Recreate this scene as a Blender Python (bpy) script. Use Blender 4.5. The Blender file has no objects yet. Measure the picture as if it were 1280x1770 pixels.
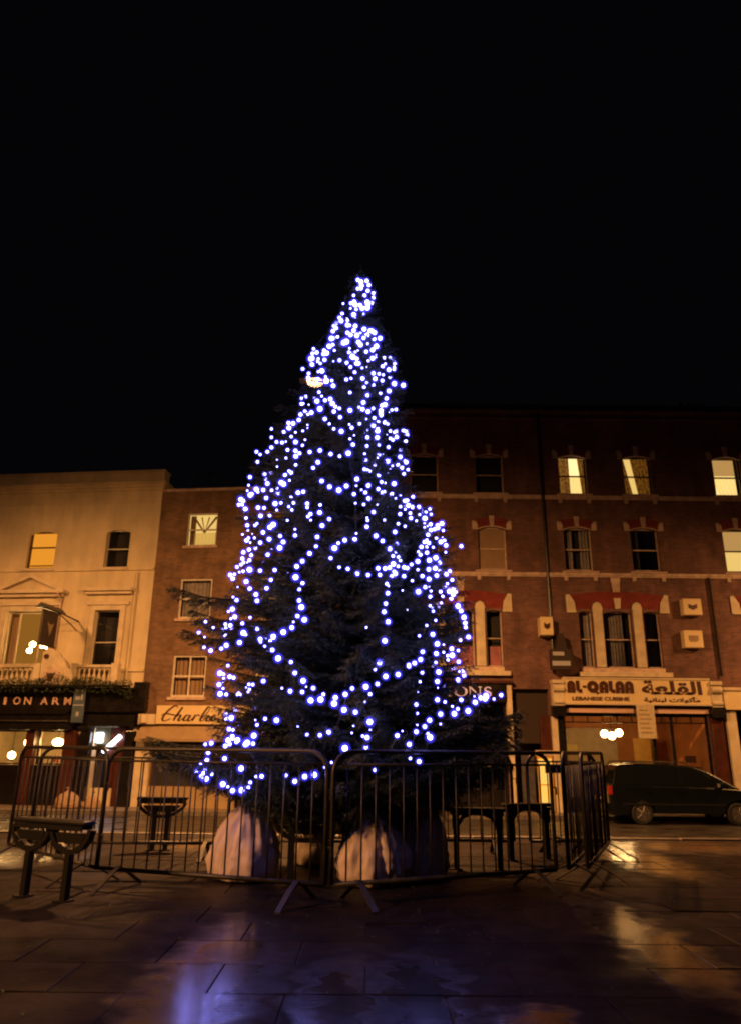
import bpy, math, random
from mathutils import Vector, Matrix, noise as mnoise
random.seed(7)
PI = math.pi
sc = bpy.context.scene
COL = sc.collection

# ------------------------------------------------------------------ camera, world, exposure
FPX, PITCH, ROLL, EYE = 1278.0, math.atan(410 / 1278.0), 0.0107, 1.1
Fv = Vector((0, math.cos(PITCH), math.sin(PITCH)))
U0 = Vector((0, -math.sin(PITCH), math.cos(PITCH)))
Rv = Vector((1, 0, 0)) * math.cos(ROLL) + U0 * math.sin(ROLL)
Uv = U0 * math.cos(ROLL) - Vector((1, 0, 0)) * math.sin(ROLL)
cam = bpy.data.cameras.new('camera')
cam.sensor_fit = 'HORIZONTAL'; cam.sensor_width = 36.0; cam.lens = 36.0 * FPX / 1280.0
cam.clip_start = 0.1; cam.clip_end = 1000
camo = bpy.data.objects.new('camera', cam); COL.objects.link(camo)
camo.matrix_world = Matrix.Translation((0, 0, EYE)) @ Matrix((Rv, Uv, -Fv)).transposed().to_4x4()
sc.camera = camo

world = bpy.data.worlds.new('World'); sc.world = world; world.use_nodes = True
wn = world.node_tree; wn.nodes.clear()
wo = wn.nodes.new('ShaderNodeOutputWorld'); wb = wn.nodes.new('ShaderNodeBackground')
wb.inputs['Color'].default_value = (0.8, 0.72, 1.0, 1); wb.inputs['Strength'].default_value = 0.0016
wn.links.new(wb.outputs[0], wo.inputs[0])

sc.render.engine = 'CYCLES'
sc.view_settings.view_transform = 'Standard'; sc.view_settings.look = 'None'
sc.view_settings.exposure = 0.0; sc.view_settings.gamma = 1.0
sc.cycles.use_denoising = True
sc.cycles.max_bounces = 5; sc.cycles.diffuse_bounces = 2; sc.cycles.glossy_bounces = 3
sc.cycles.transmission_bounces = 4; sc.cycles.transparent_max_bounces = 12
sc.cycles.sample_clamp_indirect = 3.0; sc.cycles.sample_clamp_direct = 0.0
sc.cycles.caustics_reflective = False; sc.cycles.caustics_refractive = False
sc.cycles.filter_width = 2.1
LAMP_C = (1.0, 0.43, 0.125)
LAMP_MID, LAMP_LEFT, LAMP_RIGHT, LAMP_SACK_FILL = 18000.0, 2200.0, 3600.0, 3300.0

def ray(px, py):
    return Fv + Rv * ((px - 640) / FPX) - Uv * ((py - 885) / FPX)

# ------------------------------------------------------------------ materials
def mat(name, col, rough=0.7, var=0.0, nscale=4.0, bump=0.0, metal=0.0, spec=0.5, col2=None, detail=5.0, bscale=None, rvar=0.0, coat=0.0):
    m = bpy.data.materials.new(name); m.use_nodes = True
    nt = m.node_tree; b = nt.nodes['Principled BSDF']
    b.inputs['Base Color'].default_value = (*col, 1); b.inputs['Roughness'].default_value = rough
    b.inputs['Metallic'].default_value = metal; b.inputs['Specular IOR Level'].default_value = spec
    if coat: b.inputs['Coat Weight'].default_value = coat
    if var or bump or col2 or rvar:
        tc = nt.nodes.new('ShaderNodeTexCoord')
        n = nt.nodes.new('ShaderNodeTexNoise'); n.inputs['Scale'].default_value = nscale; n.inputs['Detail'].default_value = detail
        nt.links.new(tc.outputs['Object'], n.inputs['Vector'])
        if var or col2:
            r = nt.nodes.new('ShaderNodeValToRGB')
            c2 = col2 or tuple(c * (1 - var) for c in col)
            c1 = col if col2 else tuple(min(1, c * (1 + var)) for c in col)
            r.color_ramp.elements[0].color = (*c2, 1); r.color_ramp.elements[0].position = 0.32
            r.color_ramp.elements[1].color = (*c1, 1); r.color_ramp.elements[1].position = 0.68
            nt.links.new(n.outputs['Fac'], r.inputs['Fac']); nt.links.new(r.outputs['Color'], b.inputs['Base Color'])
        if rvar:
            mr = nt.nodes.new('ShaderNodeMapRange'); mr.inputs['From Min'].default_value = .35; mr.inputs['From Max'].default_value = .65
            mr.inputs['To Min'].default_value = max(.02, rough - rvar); mr.inputs['To Max'].default_value = min(1, rough + rvar)
            nt.links.new(n.outputs['Fac'], mr.inputs['Value']); nt.links.new(mr.outputs[0], b.inputs['Roughness'])
        if bump:
            n2 = nt.nodes.new('ShaderNodeTexNoise'); n2.inputs['Scale'].default_value = bscale or nscale * 6; n2.inputs['Detail'].default_value = 4
            nt.links.new(tc.outputs['Object'], n2.inputs['Vector'])
            bp = nt.nodes.new('ShaderNodeBump'); bp.inputs['Strength'].default_value = bump; bp.inputs['Distance'].default_value = 0.01
            nt.links.new(n2.outputs['Fac'], bp.inputs['Height']); nt.links.new(bp.outputs[0], b.inputs['Normal'])
    return m

def brick_mat(name, c1, c2, mortar):
    m = mat(name, c1, 0.85); nt = m.node_tree; b = nt.nodes['Principled BSDF']
    tc = nt.nodes.new('ShaderNodeTexCoord'); sp = nt.nodes.new('ShaderNodeSeparateXYZ'); cb = nt.nodes.new('ShaderNodeCombineXYZ')
    nt.links.new(tc.outputs['Object'], sp.inputs[0])
    nt.links.new(sp.outputs['X'], cb.inputs['X']); nt.links.new(sp.outputs['Z'], cb.inputs['Y'])
    br = nt.nodes.new('ShaderNodeTexBrick')
    br.inputs['Color1'].default_value = (*c1, 1); br.inputs['Color2'].default_value = (*c2, 1); br.inputs['Mortar'].default_value = (*mortar, 1)
    br.inputs['Scale'].default_value = 1.0; br.inputs['Brick Width'].default_value = 0.225; br.inputs['Row Height'].default_value = 0.075
    br.inputs['Mortar Size'].default_value = 0.006; br.inputs['Bias'].default_value = -0.1
    nt.links.new(cb.outputs[0], br.inputs['Vector'])
    n = nt.nodes.new('ShaderNodeTexNoise'); n.inputs['Scale'].default_value = 0.9; n.inputs['Detail'].default_value = 7; n.inputs['Roughness'].default_value = .65
    nt.links.new(tc.outputs['Object'], n.inputs['Vector'])
    mr = nt.nodes.new('ShaderNodeMapRange'); mr.inputs['From Min'].default_value = .3; mr.inputs['From Max'].default_value = .7
    mr.inputs['To Min'].default_value = 0.55; mr.inputs['To Max'].default_value = 1.3
    nt.links.new(n.outputs['Fac'], mr.inputs['Value'])
    mx = nt.nodes.new('ShaderNodeVectorMath'); mx.operation = 'SCALE'
    nt.links.new(br.outputs['Color'], mx.inputs[0]); nt.links.new(mr.outputs[0], mx.inputs['Scale'])
    nt.links.new(mx.outputs[0], b.inputs['Base Color'])
    bp = nt.nodes.new('ShaderNodeBump'); bp.inputs['Strength'].default_value = 0.6; bp.inputs['Distance'].default_value = 0.01; bp.invert = True
    nt.links.new(br.outputs['Fac'], bp.inputs['Height']); nt.links.new(bp.outputs[0], b.inputs['Normal'])
    return m

def emit(name, col, strength, var=0.0, scale=2.0):
    m = bpy.data.materials.new(name); m.use_nodes = True; nt = m.node_tree; nt.nodes.clear()
    o = nt.nodes.new('ShaderNodeOutputMaterial'); e = nt.nodes.new('ShaderNodeEmission')
    e.inputs['Color'].default_value = (*col, 1); e.inputs['Strength'].default_value = strength
    nt.links.new(e.outputs[0], o.inputs[0])
    return m

def glass_mat(name, tint=(1, 1, 1), rough=0.03):
    m = bpy.data.materials.new(name); m.use_nodes = True; nt = m.node_tree; nt.nodes.clear()
    o = nt.nodes.new('ShaderNodeOutputMaterial'); t = nt.nodes.new('ShaderNodeBsdfTransparent'); g = nt.nodes.new('ShaderNodeBsdfGlossy')
    t.inputs['Color'].default_value = (*tint, 1); g.inputs['Roughness'].default_value = rough
    f = nt.nodes.new('ShaderNodeFresnel'); f.inputs['IOR'].default_value = 1.5; mx = nt.nodes.new('ShaderNodeMixShader')
    nt.links.new(f.outputs[0], mx.inputs[0]); nt.links.new(t.outputs[0], mx.inputs[1]); nt.links.new(g.outputs[0], mx.inputs[2])
    nt.links.new(mx.outputs[0], o.inputs[0]); return m

def bulb_halo_mat():  # see-through glowing shell that paints a blue halo round each bulb, not a cap
    m = bpy.data.materials.new('blue_bulb_halo'); m.use_nodes = True; nt = m.node_tree; nt.nodes.clear()
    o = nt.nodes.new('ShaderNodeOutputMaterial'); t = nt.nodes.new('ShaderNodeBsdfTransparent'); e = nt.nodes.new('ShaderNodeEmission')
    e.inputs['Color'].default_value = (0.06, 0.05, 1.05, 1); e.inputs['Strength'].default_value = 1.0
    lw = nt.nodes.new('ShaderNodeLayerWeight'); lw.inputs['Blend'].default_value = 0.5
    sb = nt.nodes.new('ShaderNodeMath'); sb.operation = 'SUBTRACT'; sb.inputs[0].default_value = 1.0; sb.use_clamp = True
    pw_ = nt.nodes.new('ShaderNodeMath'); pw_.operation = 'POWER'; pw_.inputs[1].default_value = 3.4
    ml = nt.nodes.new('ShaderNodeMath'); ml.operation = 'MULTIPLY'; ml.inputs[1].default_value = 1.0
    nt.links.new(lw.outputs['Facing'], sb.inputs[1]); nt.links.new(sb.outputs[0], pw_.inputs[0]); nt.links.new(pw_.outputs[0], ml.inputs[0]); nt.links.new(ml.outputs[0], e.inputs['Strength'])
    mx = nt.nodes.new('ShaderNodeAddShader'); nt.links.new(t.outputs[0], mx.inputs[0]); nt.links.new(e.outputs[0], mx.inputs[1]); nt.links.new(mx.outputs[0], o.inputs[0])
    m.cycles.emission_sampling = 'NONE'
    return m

M = {}
M['stucco'] = mat('cream_stucco', (0.68, 0.57, 0.38), 0.8, var=0.13, nscale=0.8, bump=0.15, bscale=14)
def streaks(m, amt=.35):
    nt = m.node_tree; b = nt.nodes['Principled BSDF']; src = b.inputs['Base Color'].links[0].from_socket
    tc = nt.nodes.new('ShaderNodeTexCoord'); mp = nt.nodes.new('ShaderNodeMapping'); mp.inputs['Scale'].default_value = (2.2, 2.2, .5)
    n = nt.nodes.new('ShaderNodeTexNoise'); n.inputs['Scale'].default_value = 1.0; n.inputs['Detail'].default_value = 6; n.inputs['Roughness'].default_value = .62
    nt.links.new(tc.outputs['Object'], mp.inputs[0]); nt.links.new(mp.outputs[0], n.inputs['Vector'])
    mr = nt.nodes.new('ShaderNodeMapRange'); mr.inputs['From Min'].default_value = .38; mr.inputs['From Max'].default_value = .62; mr.inputs['To Min'].default_value = 1 - amt; mr.inputs['To Max'].default_value = 1.05
    nt.links.new(n.outputs['Fac'], mr.inputs['Value']); v = nt.nodes.new('ShaderNodeVectorMath'); v.operation = 'SCALE'
    nt.links.new(src, v.inputs[0]); nt.links.new(mr.outputs[0], v.inputs['Scale']); nt.links.new(v.outputs[0], b.inputs['Base Color'])
streaks(M['stucco'], .10)
M['trim'] = mat('painted_stone_trim', (0.66, 0.56, 0.4), 0.75, var=0.15, nscale=3, bump=0.1)
M['brick_red'] = brick_mat('dark_red_brick', (0.235, 0.11, 0.095), (0.155, 0.07, 0.062), (0.2, 0.15, 0.12))
M['brick_brown'] = brick_mat('brown_stock_brick', (0.3, 0.17, 0.10), (0.2, 0.11, 0.07), (0.22, 0.17, 0.13))
streaks(M['brick_red'], .25); streaks(M['brick_brown'], .25)
M['gauged'] = brick_mat('bright_red_arch_brick', (0.27, 0.035, 0.03), (0.2, 0.025, 0.022), (0.16, 0.05, 0.04))
M['white_paint'] = mat('white_window_paint', (0.72, 0.66, 0.56), 0.45, var=0.08, nscale=5)
M['dark_paint'] = mat('dark_window_paint', (0.05, 0.035, 0.03), 0.4)
M['stone_dull'] = mat('weathered_stone', (0.60, 0.45, 0.37), 0.85, var=0.25, nscale=5, bump=0.2)
M['glass'] = glass_mat('window_glass')
M['void'] = mat('unlit_room', (0.03, 0.028, 0.03), 0.9)
M['dim_room'] = mat('dim_room', (0.05, 0.045, 0.04), 0.9, var=.3, nscale=1.5)
M['curtain'] = mat('grey_net_curtain', (0.34, 0.31, 0.3), 0.9, var=0.2, nscale=6)
M['curtain_brown'] = mat('patterned_curtain', (0.42, 0.24, 0.09), 0.9, col2=(0.09, 0.05, 0.02), nscale=9)
_n = M['curtain_brown'].node_tree; _b = _n.nodes['Principled BSDF']; _t = _n.nodes.new('ShaderNodeBsdfTranslucent'); _m = _n.nodes.new('ShaderNodeMixShader'); _m.inputs[0].default_value = .6
_n.links.new(_b.inputs['Base Color'].links[0].from_socket, _t.inputs['Color']); _n.links.new(_b.outputs[0], _m.inputs[1]); _n.links.new(_t.outputs[0], _m.inputs[2]); _n.links.new(_m.outputs[0], _n.nodes['Material Output'].inputs['Surface'])
M['blind'] = mat('buff_blind', (0.4, 0.27, 0.17), 0.85, var=0.1, nscale=2)
M['pink'] = mat('pink_blind', (0.42, 0.16, 0.18), 0.8, var=0.25, nscale=4)
M['black_gloss'] = mat('black_gloss_timber', (0.012, 0.010, 0.010), 0.28, rvar=.08, nscale=3)
M['red_wood'] = mat('dark_red_timber', (0.075, 0.022, 0.015), 0.35, var=0.3, nscale=4)
M['slate'] = mat('slate_roof', (0.05, 0.045, 0.05), 0.7, var=0.2)
M['iron'] = mat('black_iron', (0.018, 0.017, 0.018), 0.38, metal=0.3, bump=.1)
M['galv'] = mat('worn_galvanised_steel', (0.075, 0.068, 0.066), 0.5, metal=0.6, var=0.3, nscale=7, rvar=.1)
M['sign_cream'] = mat('cream_sign_board', (0.80, 0.64, 0.36), 0.55, var=0.06, nscale=2)
M['sign_brown'] = mat('brown_sign_letters', (0.07, 0.02, 0.012), 0.5)
M['letter_lit'] = emit('lit_sign_letters', (1.0, 0.45, 0.30), 0.95)
M['lit_blind'] = emit('blind_lit_from_behind', (1.0, 0.55, 0.16), 0.5)
M['sign_pink'] = mat('cream_pink_letters', (0.75, 0.5, 0.4), 0.5)
M['tan'] = mat('tan_awning_canvas', (0.36, 0.26, 0.15), 0.8, var=0.1)
M['blue_sign'] = mat('grey_blue_sign', (0.08, 0.115, 0.16), 0.5, var=0.2, nscale=3)
M['grey_panel'] = mat('pale_grey_lettering', (0.42, 0.44, 0.5), 0.6)
M['leaf'] = mat('dark_trailing_leaves', (0.035, 0.05, 0.022), 0.6, var=0.4, nscale=2)
M['bark'] = mat('spruce_bark', (0.04, 0.027, 0.02), 0.9, bump=.4)
M['needle'] = mat('spruce_needles', (0.032, 0.044, 0.013), 0.55, var=0.45, nscale=2.2, detail=3)
M['sack'] = mat('white_woven_sack', (0.82, 0.66, 0.52), 0.65, var=0.12, nscale=5, bump=.5, bscale=18)
M['carpaint'] = mat('dark_car_paint', (0.004, 0.006, 0.009), 0.25, spec=.4, coat=0.35, rvar=.04, nscale=3)
M['carglass'] = mat('dark_car_glass', (0.006, 0.008, 0.009), 0.06)
M['tyre'] = mat('tyre_rubber', (0.012, 0.012, 0.012), 0.8)
M['rim'] = mat('alloy_rim', (0.28, 0.27, 0.27), 0.35, metal=0.9)
M['tail'] = mat('red_lamp_lens', (0.32, 0.02, 0.02), 0.15)
M['clear'] = mat('clear_lamp_lens', (0.7, 0.7, 0.65), 0.1, metal=.6)
M['lit_amber'] = emit('lit_room_amber', (1.0, 0.36, 0.03), 0.85)
M['lit_cream'] = emit('lit_room_cream', (1.0, 0.64, 0.18), 0.9)
M['lit_white'] = emit('lit_room_bright', (1.0, 0.72, 0.30), 1.5)
M['door_glow'] = emit('lit_frosted_door_glass', (1.0, 0.50, 0.09), 1.25)
M['lit_pub'] = emit('lit_pub_room', (1.0, 0.40, 0.05), 0.28)
m_ = glass_mat('x'); m_.name = 'sheer_net'; nt_ = m_.node_tree; nt_.nodes.clear()
o_ = nt_.nodes.new('ShaderNodeOutputMaterial'); t_ = nt_.nodes.new('ShaderNodeBsdfTransparent'); l_ = nt_.nodes.new('ShaderNodeBsdfTranslucent'); x_ = nt_.nodes.new('ShaderNodeMixShader')
t_.inputs['Color'].default_value = (.9, .85, .7, 1); l_.inputs['Color'].default_value = (.85, .75, .55, 1); x_.inputs[0].default_value = .6
nt_.links.new(t_.outputs[0], x_.inputs[1]); nt_.links.new(l_.outputs[0], x_.inputs[2]); nt_.links.new(x_.outputs[0], o_.inputs[0]); M['sheer'] = m_
M['globe'] = emit('warm_white_globe', (1.0, 0.58, 0.20), 42.0)
M['led'] = emit('cool_white_led', (0.85, 0.87, 1.0), 10.0)
M['bulbglow'] = emit('fairy_bulb_core', (0.32, 0.31, 1.0), 17.0)
M['bulbhalo'] = bulb_halo_mat()
M['lens'] = emit('street_lamp_lens', (1.0, 0.42, 0.17), 14.0)
M['wire'] = mat('dark_green_cable', (0.01, 0.015, 0.01), 0.5)
M['restaurant_wall'] = mat('brown_restaurant_wall', (0.52, 0.22, 0.075), 0.7, var=.2, nscale=1.5)
M['plaster'] = mat('pale_plaster', (0.5, 0.4, 0.24), 0.7, var=.1)
M['floor'] = mat('interior_floor', (0.12, 0.08, 0.05), 0.4)
M['yellow_door'] = mat('mustard_yellow_door', (0.78, 0.47, 0.12), 0.5, var=.1)
M['asphalt'] = mat('wet_asphalt', (0.05, 0.045, 0.042), 0.38, var=0.3, nscale=1.3, bump=.5, bscale=40, rvar=.14)
M['kerb'] = mat('wet_granite_kerb', (0.14, 0.12, 0.105), 0.4, var=.25, nscale=6, bump=.4, rvar=.12)
M['pavement'] = mat('pavement_flags', (0.22, 0.18, 0.14), 0.5, var=.2, nscale=2, bump=.2, rvar=.15)
M['mortar'] = mat('wet_joint_sand', (0.012, 0.009, 0.010), 0.65)
M['menu'] = mat('pale_menu_banner', (0.62, 0.52, 0.33), 0.6, var=.15, nscale=9)
M['greenglass'] = mat('dull_green_blind', (0.08, 0.07, 0.03), 0.6)
M['meshpanel'] = mat('grey_backing_panel', (0.07, 0.065, 0.075), 0.5, var=.3, nscale=5)

DIPS = [(-.78, 4.2, .26, 1.1), (-.12, 3.9, .17, .6), (.27, 4.0, .17, .6), (.72, 3.65, .16, .2), (1.72, 5.1, .20, .95), (2.95, 8.6, .30, 1.0), (-3.6, 8.3, .5, .5), (-4.2, 5.2, .5, .7), (4.6, 7.6, .6, .9),
        (-1.3, 2.2, .5, .4), (1.2, 1.6, .6, .5), (4.1, 9.8, .9, .5), (-1.9, 9.6, .4, .4)]
def slab_mat():
    m = mat('wet_paving_stone', (0.07, 0.055, 0.05), 0.3); nt = m.node_tree; b = nt.nodes['Principled BSDF']
    g = nt.nodes.new('ShaderNodeNewGeometry'); oi = nt.nodes.new('ShaderNodeObjectInfo')
    n1 = nt.nodes.new('ShaderNodeTexNoise'); n1.inputs['Scale'].default_value = 1.1; n1.inputs['Detail'].default_value = 5
    n2 = nt.nodes.new('ShaderNodeTexNoise'); n2.inputs['Scale'].default_value = 26; n2.inputs['Detail'].default_value = 4
    n3 = nt.nodes.new('ShaderNodeTexNoise'); n3.inputs['Scale'].default_value = 5; n3.inputs['Detail'].default_value = 3
    for n in (n1, n2, n3): nt.links.new(g.outputs['Position'], n.inputs['Vector'])
    r = nt.nodes.new('ShaderNodeValToRGB'); r.color_ramp.elements[0].color = (0.010, 0.0075, 0.009, 1); r.color_ramp.elements[1].color = (0.026, 0.018, 0.020, 1)
    r.color_ramp.elements[0].position = .35; r.color_ramp.elements[1].position = .65
    ad = nt.nodes.new('ShaderNodeMath'); ad.operation = 'MULTIPLY_ADD'; ad.inputs[1].default_value = .22
    sb = nt.nodes.new('ShaderNodeMath'); sb.operation = 'SUBTRACT'; sb.inputs[1].default_value = .11
    nt.links.new(oi.outputs['Random'], ad.inputs[0]); nt.links.new(n3.outputs['Fac'], ad.inputs[2]); nt.links.new(ad.outputs[0], sb.inputs[0])
    nt.links.new(sb.outputs[0], r.inputs['Fac']); nt.links.new(r.outputs[0], b.inputs['Base Color'])
    mr = nt.nodes.new('ShaderNodeMapRange'); mr.inputs['From Min'].default_value = .38; mr.inputs['From Max'].default_value = .6
    mr.inputs['To Min'].default_value = .42; mr.inputs['To Max'].default_value = .68
    # standing rain water lies in shallow dips of the square
    last = None
    sp = nt.nodes.new('ShaderNodeVectorMath'); sp.operation = 'MULTIPLY_ADD'; sp.inputs[1].default_value = (.5, .9, 0)
    nt.links.new(n3.outputs['Color'], sp.inputs[0]); nt.links.new(g.outputs['Position'], sp.inputs[2])
    for cx, cy, ax_, ay_ in DIPS:
        m1 = nt.nodes.new('ShaderNodeVectorMath'); m1.operation = 'SUBTRACT'; m1.inputs[1].default_value = (cx + .25, cy + .45, 0); nt.links.new(sp.outputs[0], m1.inputs[0])
        m2 = nt.nodes.new('ShaderNodeVectorMath'); m2.operation = 'MULTIPLY'; m2.inputs[1].default_value = (1 / ax_, 1 / ay_, 0); nt.links.new(m1.outputs[0], m2.inputs[0])
        m3 = nt.nodes.new('ShaderNodeVectorMath'); m3.operation = 'LENGTH'; nt.links.new(m2.outputs[0], m3.inputs[0])
        if last is None: last = m3.outputs['Value']
        else:
            m4 = nt.nodes.new('ShaderNodeMath'); m4.operation = 'MINIMUM'; nt.links.new(last, m4.inputs[0]); nt.links.new(m3.outputs['Value'], m4.inputs[1]); last = m4.outputs[0]
    wet = nt.nodes.new('ShaderNodeMapRange'); wet.interpolation_type = 'SMOOTHSTEP'
    wet.inputs['From Min'].default_value = .45; wet.inputs['From Max'].default_value = 1.6; wet.inputs['To Min'].default_value = 1; wet.inputs['To Max'].default_value = 0
    nt.links.new(last, wet.inputs['Value'])
    rx = nt.nodes.new('ShaderNodeMix'); rx.inputs['B'].default_value = .2
    nt.links.new(wet.outputs[0], rx.inputs['Factor']); nt.links.new(mr.outputs[0], rx.inputs['A']); nt.links.new(rx.outputs['Result'], b.inputs['Roughness'])
    sx_ = nt.nodes.new('ShaderNodeMapRange'); sx_.inputs['To Min'].default_value = .10; sx_.inputs['To Max'].default_value = 1.0
    nt.links.new(wet.outputs[0], sx_.inputs['Value']); nt.links.new(sx_.outputs[0], b.inputs['Specular IOR Level'])
    nt.links.new(wet.outputs[0], b.inputs['Coat Weight']); b.inputs['Coat Roughness'].default_value = .16; b.inputs['Coat IOR'].default_value = 1.7
    nt.links.new(n1.outputs['Fac'], mr.inputs['Value'])
    bp = nt.nodes.new('ShaderNodeBump'); bp.inputs['Strength'].default_value = .35; bp.inputs['Distance'].default_value = .006
    nt.links.new(n2.outputs['Fac'], bp.inputs['Height'])
    bp2 = nt.nodes.new('ShaderNodeBump'); bp2.inputs['Strength'].default_value = .5; bp2.inputs['Distance'].default_value = .012
    nt.links.new(n3.outputs['Fac'], bp2.inputs['Height']); nt.links.new(bp.outputs[0], bp2.inputs['Normal'])
    nt.links.new(bp2.outputs[0], b.inputs['Normal'])
    return m
M['slab'] = slab_mat()

# ------------------------------------------------------------------ mesh helper
class MB:
    def __init__(s): s.v = []; s.f = []; s.mi = []; s.m = 0
    def use(s, i): s.m = i; return s
    def add(s, vs, fs):
        o = len(s.v); s.v += [tuple(v) for v in vs]
        for f in fs: s.f.append(tuple(i + o for i in f)); s.mi.append(s.m)
        return s
    def box(s, x0, x1, y0, y1, z0, z1):
        return s.add([(x0, y0, z0), (x1, y0, z0), (x1, y1, z0), (x0, y1, z0), (x0, y0, z1), (x1, y0, z1), (x1, y1, z1), (x0, y1, z1)],
                     [(0, 3, 2, 1), (4, 5, 6, 7), (0, 1, 5, 4), (1, 2, 6, 5), (2, 3, 7, 6), (3, 0, 4, 7)])
    def prism(s, poly, y0, y1):       # poly in x,z; counter-clockwise seen from -y
        n = len(poly)
        return s.add([(x, y0, z) for x, z in poly] + [(x, y1, z) for x, z in poly],
                     [tuple(range(n)), tuple(range(2 * n - 1, n - 1, -1))] + [((i + 1) % n, i, n + i, n + (i + 1) % n) for i in range(n)])
    def tube(s, pts, r, seg=8, cap=True, closed=False):
        P = [Vector(p) for p in pts]; n = len(P); rr = r if isinstance(r, (list, tuple)) else [r] * n
        vs = []; ref = None
        for i, p in enumerate(P):
            if closed: d = P[(i + 1) % n] - P[i - 1]
            else: d = P[min(i + 1, n - 1)] - P[max(i - 1, 0)]
            d.normalize()
            if ref is None: ref = Vector((0, 0, 1)) if abs(d.z) < .9 else Vector((1, 0, 0))
            a = d.cross(ref)
            if a.length < 1e-4: a = d.cross(Vector((0.3, 1, 0.2)))
            a.normalize(); b = d.cross(a); ref = -b if False else ref
            ref = a.cross(d)
            for k in range(seg):
                t = 2 * PI * k / seg; vs.append(p + (a * math.cos(t) + b * math.sin(t)) * rr[i])
        fs = []
        for i in range(n if closed else n - 1):
            j = (i + 1) % n
            for k in range(seg): fs.append((i * seg + k, i * seg + (k + 1) % seg, j * seg + (k + 1) % seg, j * seg + k))
        if cap and not closed: fs += [tuple(range(seg - 1, -1, -1)), tuple((n - 1) * seg + k for k in range(seg))]
        return s.add(vs, fs)
    def lathe(s, prof, c=(0, 0, 0), seg=12, axis='z'):
        vs = []; n = len(prof)
        for r, h in prof:
            for k in range(seg):
                t = 2 * PI * k / seg; x, y = r * math.cos(t), r * math.sin(t)
                vs.append((c[0] + x, c[1] + y, c[2] + h) if axis == 'z' else (c[0] + x, c[1] + h, c[2] + y))
        fs = [(i * seg + k, i * seg + (k + 1) % seg, (i + 1) * seg + (k + 1) % seg, (i + 1) * seg + k) for i in range(n - 1) for k in range(seg)]
        fs += [tuple(range(seg)), tuple((n - 1) * seg + k for k in range(seg))]
        return s.add(vs, fs)
    def ball(s, c, r, seg=10, rings=6, sz=1.0):
        prof = [(max(1e-3, r * math.sin(PI * i / rings)), -r * sz * math.cos(PI * i / rings)) for i in range(rings + 1)]
        return s.lathe(prof, c, seg)
    def ribbon(s, pts, w, y0, y1):    # flat pen stroke of width w through x,z points
        n = len(pts); L = []; Rr = []
        for i in range(n):
            a = pts[max(0, i - 1)]; b = pts[min(n - 1, i + 1)]
            dx, dz = b[0] - a[0], b[1] - a[1]; l = math.hypot(dx, dz) or 1
            ww = (w[i] if isinstance(w, (list, tuple)) else w) / 2
            L.append((pts[i][0] - dz / l * ww, pts[i][1] + dx / l * ww)); Rr.append((pts[i][0] + dz / l * ww, pts[i][1] - dx / l * ww))
        for i in range(n - 1): s.prism([Rr[i], Rr[i + 1], L[i + 1], L[i]], y0, y1)
        return s
    def build(s, name, mats, parent=None, smooth=False, off=(0, 0, 0), link=True):
        me = bpy.data.meshes.new(name)
        me.from_pydata([(v[0] - off[0], v[1] - off[1], v[2] - off[2]) for v in s.v] if any(off) else s.v, [], s.f)
        if not isinstance(mats, (list, tuple)): mats = [mats]
        for m in mats: me.materials.append(m)
        if len(mats) > 1: me.polygons.foreach_set('material_index', s.mi)
        if smooth: me.polygons.foreach_set('use_smooth', [True] * len(me.polygons))
        o = bpy.data.objects.new(name, me); COL.objects.link(o)
        if parent: o.parent = parent
        return o

def empty(name, loc=(0, 0, 0), rz=0.0, label=None, cat=None, group=None, kind=None):
    o = bpy.data.objects.new(name, None); COL.objects.link(o); o.empty_display_size = .2
    o.location = loc; o.rotation_euler = (0, 0, rz); tag(o, label, cat, group, kind); return o
def tag(o, label=None, cat=None, group=None, kind=None):
    if label: o['label'] = label
    if cat: o['category'] = cat
    if group: o['group'] = group
    if kind: o['kind'] = kind
    return o
def copy_of(o, parent, loc=None, rot=None):
    c = o.copy(); COL.objects.link(c); c.parent = parent
    if loc is not None: c.location = loc
    if rot is not None: c.rotation_euler = rot
    return c
def copy_tree(o, parent=None):
    c = o.copy(); COL.objects.link(c); c.parent = parent
    for ch in list(o.children): copy_tree(ch, c)
    return c
def bevel(o, w, seg=2):
    b = o.modifiers.new('bevel', 'BEVEL'); b.width = w; b.segments = seg; b.limit_method = 'ANGLE'; return o
def text_mesh(txt, size, depth, bold=0.0):
    cu = bpy.data.curves.new('t', 'FONT'); cu.body = txt; cu.size = size; cu.extrude = depth; cu.offset = bold
    to = bpy.data.objects.new('t', cu); COL.objects.link(to)
    me = bpy.data.meshes.new_from_object(to.evaluated_get(bpy.context.evaluated_depsgraph_get()))
    bpy.data.objects.remove(to); return me
def text_part(name, txt, size, x, y, z, width, height, m, parent, bold=0.0):
    me = text_mesh(txt, size, 0.012, bold)
    xs = [v.co.x for v in me.vertices]; ys = [v.co.y for v in me.vertices]
    a, b, c, d = min(xs), max(xs), min(ys), max(ys)
    for v in me.vertices:
        X = x + (v.co.x - a) / (b - a) * width; Z = z + (v.co.y - c) / (d - c) * height
        v.co = (X, y - v.co.z, Z)
    me.name = name; me.materials.clear(); me.materials.append(m)
    o = bpy.data.objects.new(name, me); COL.objects.link(o); o.parent = parent; return o

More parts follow.
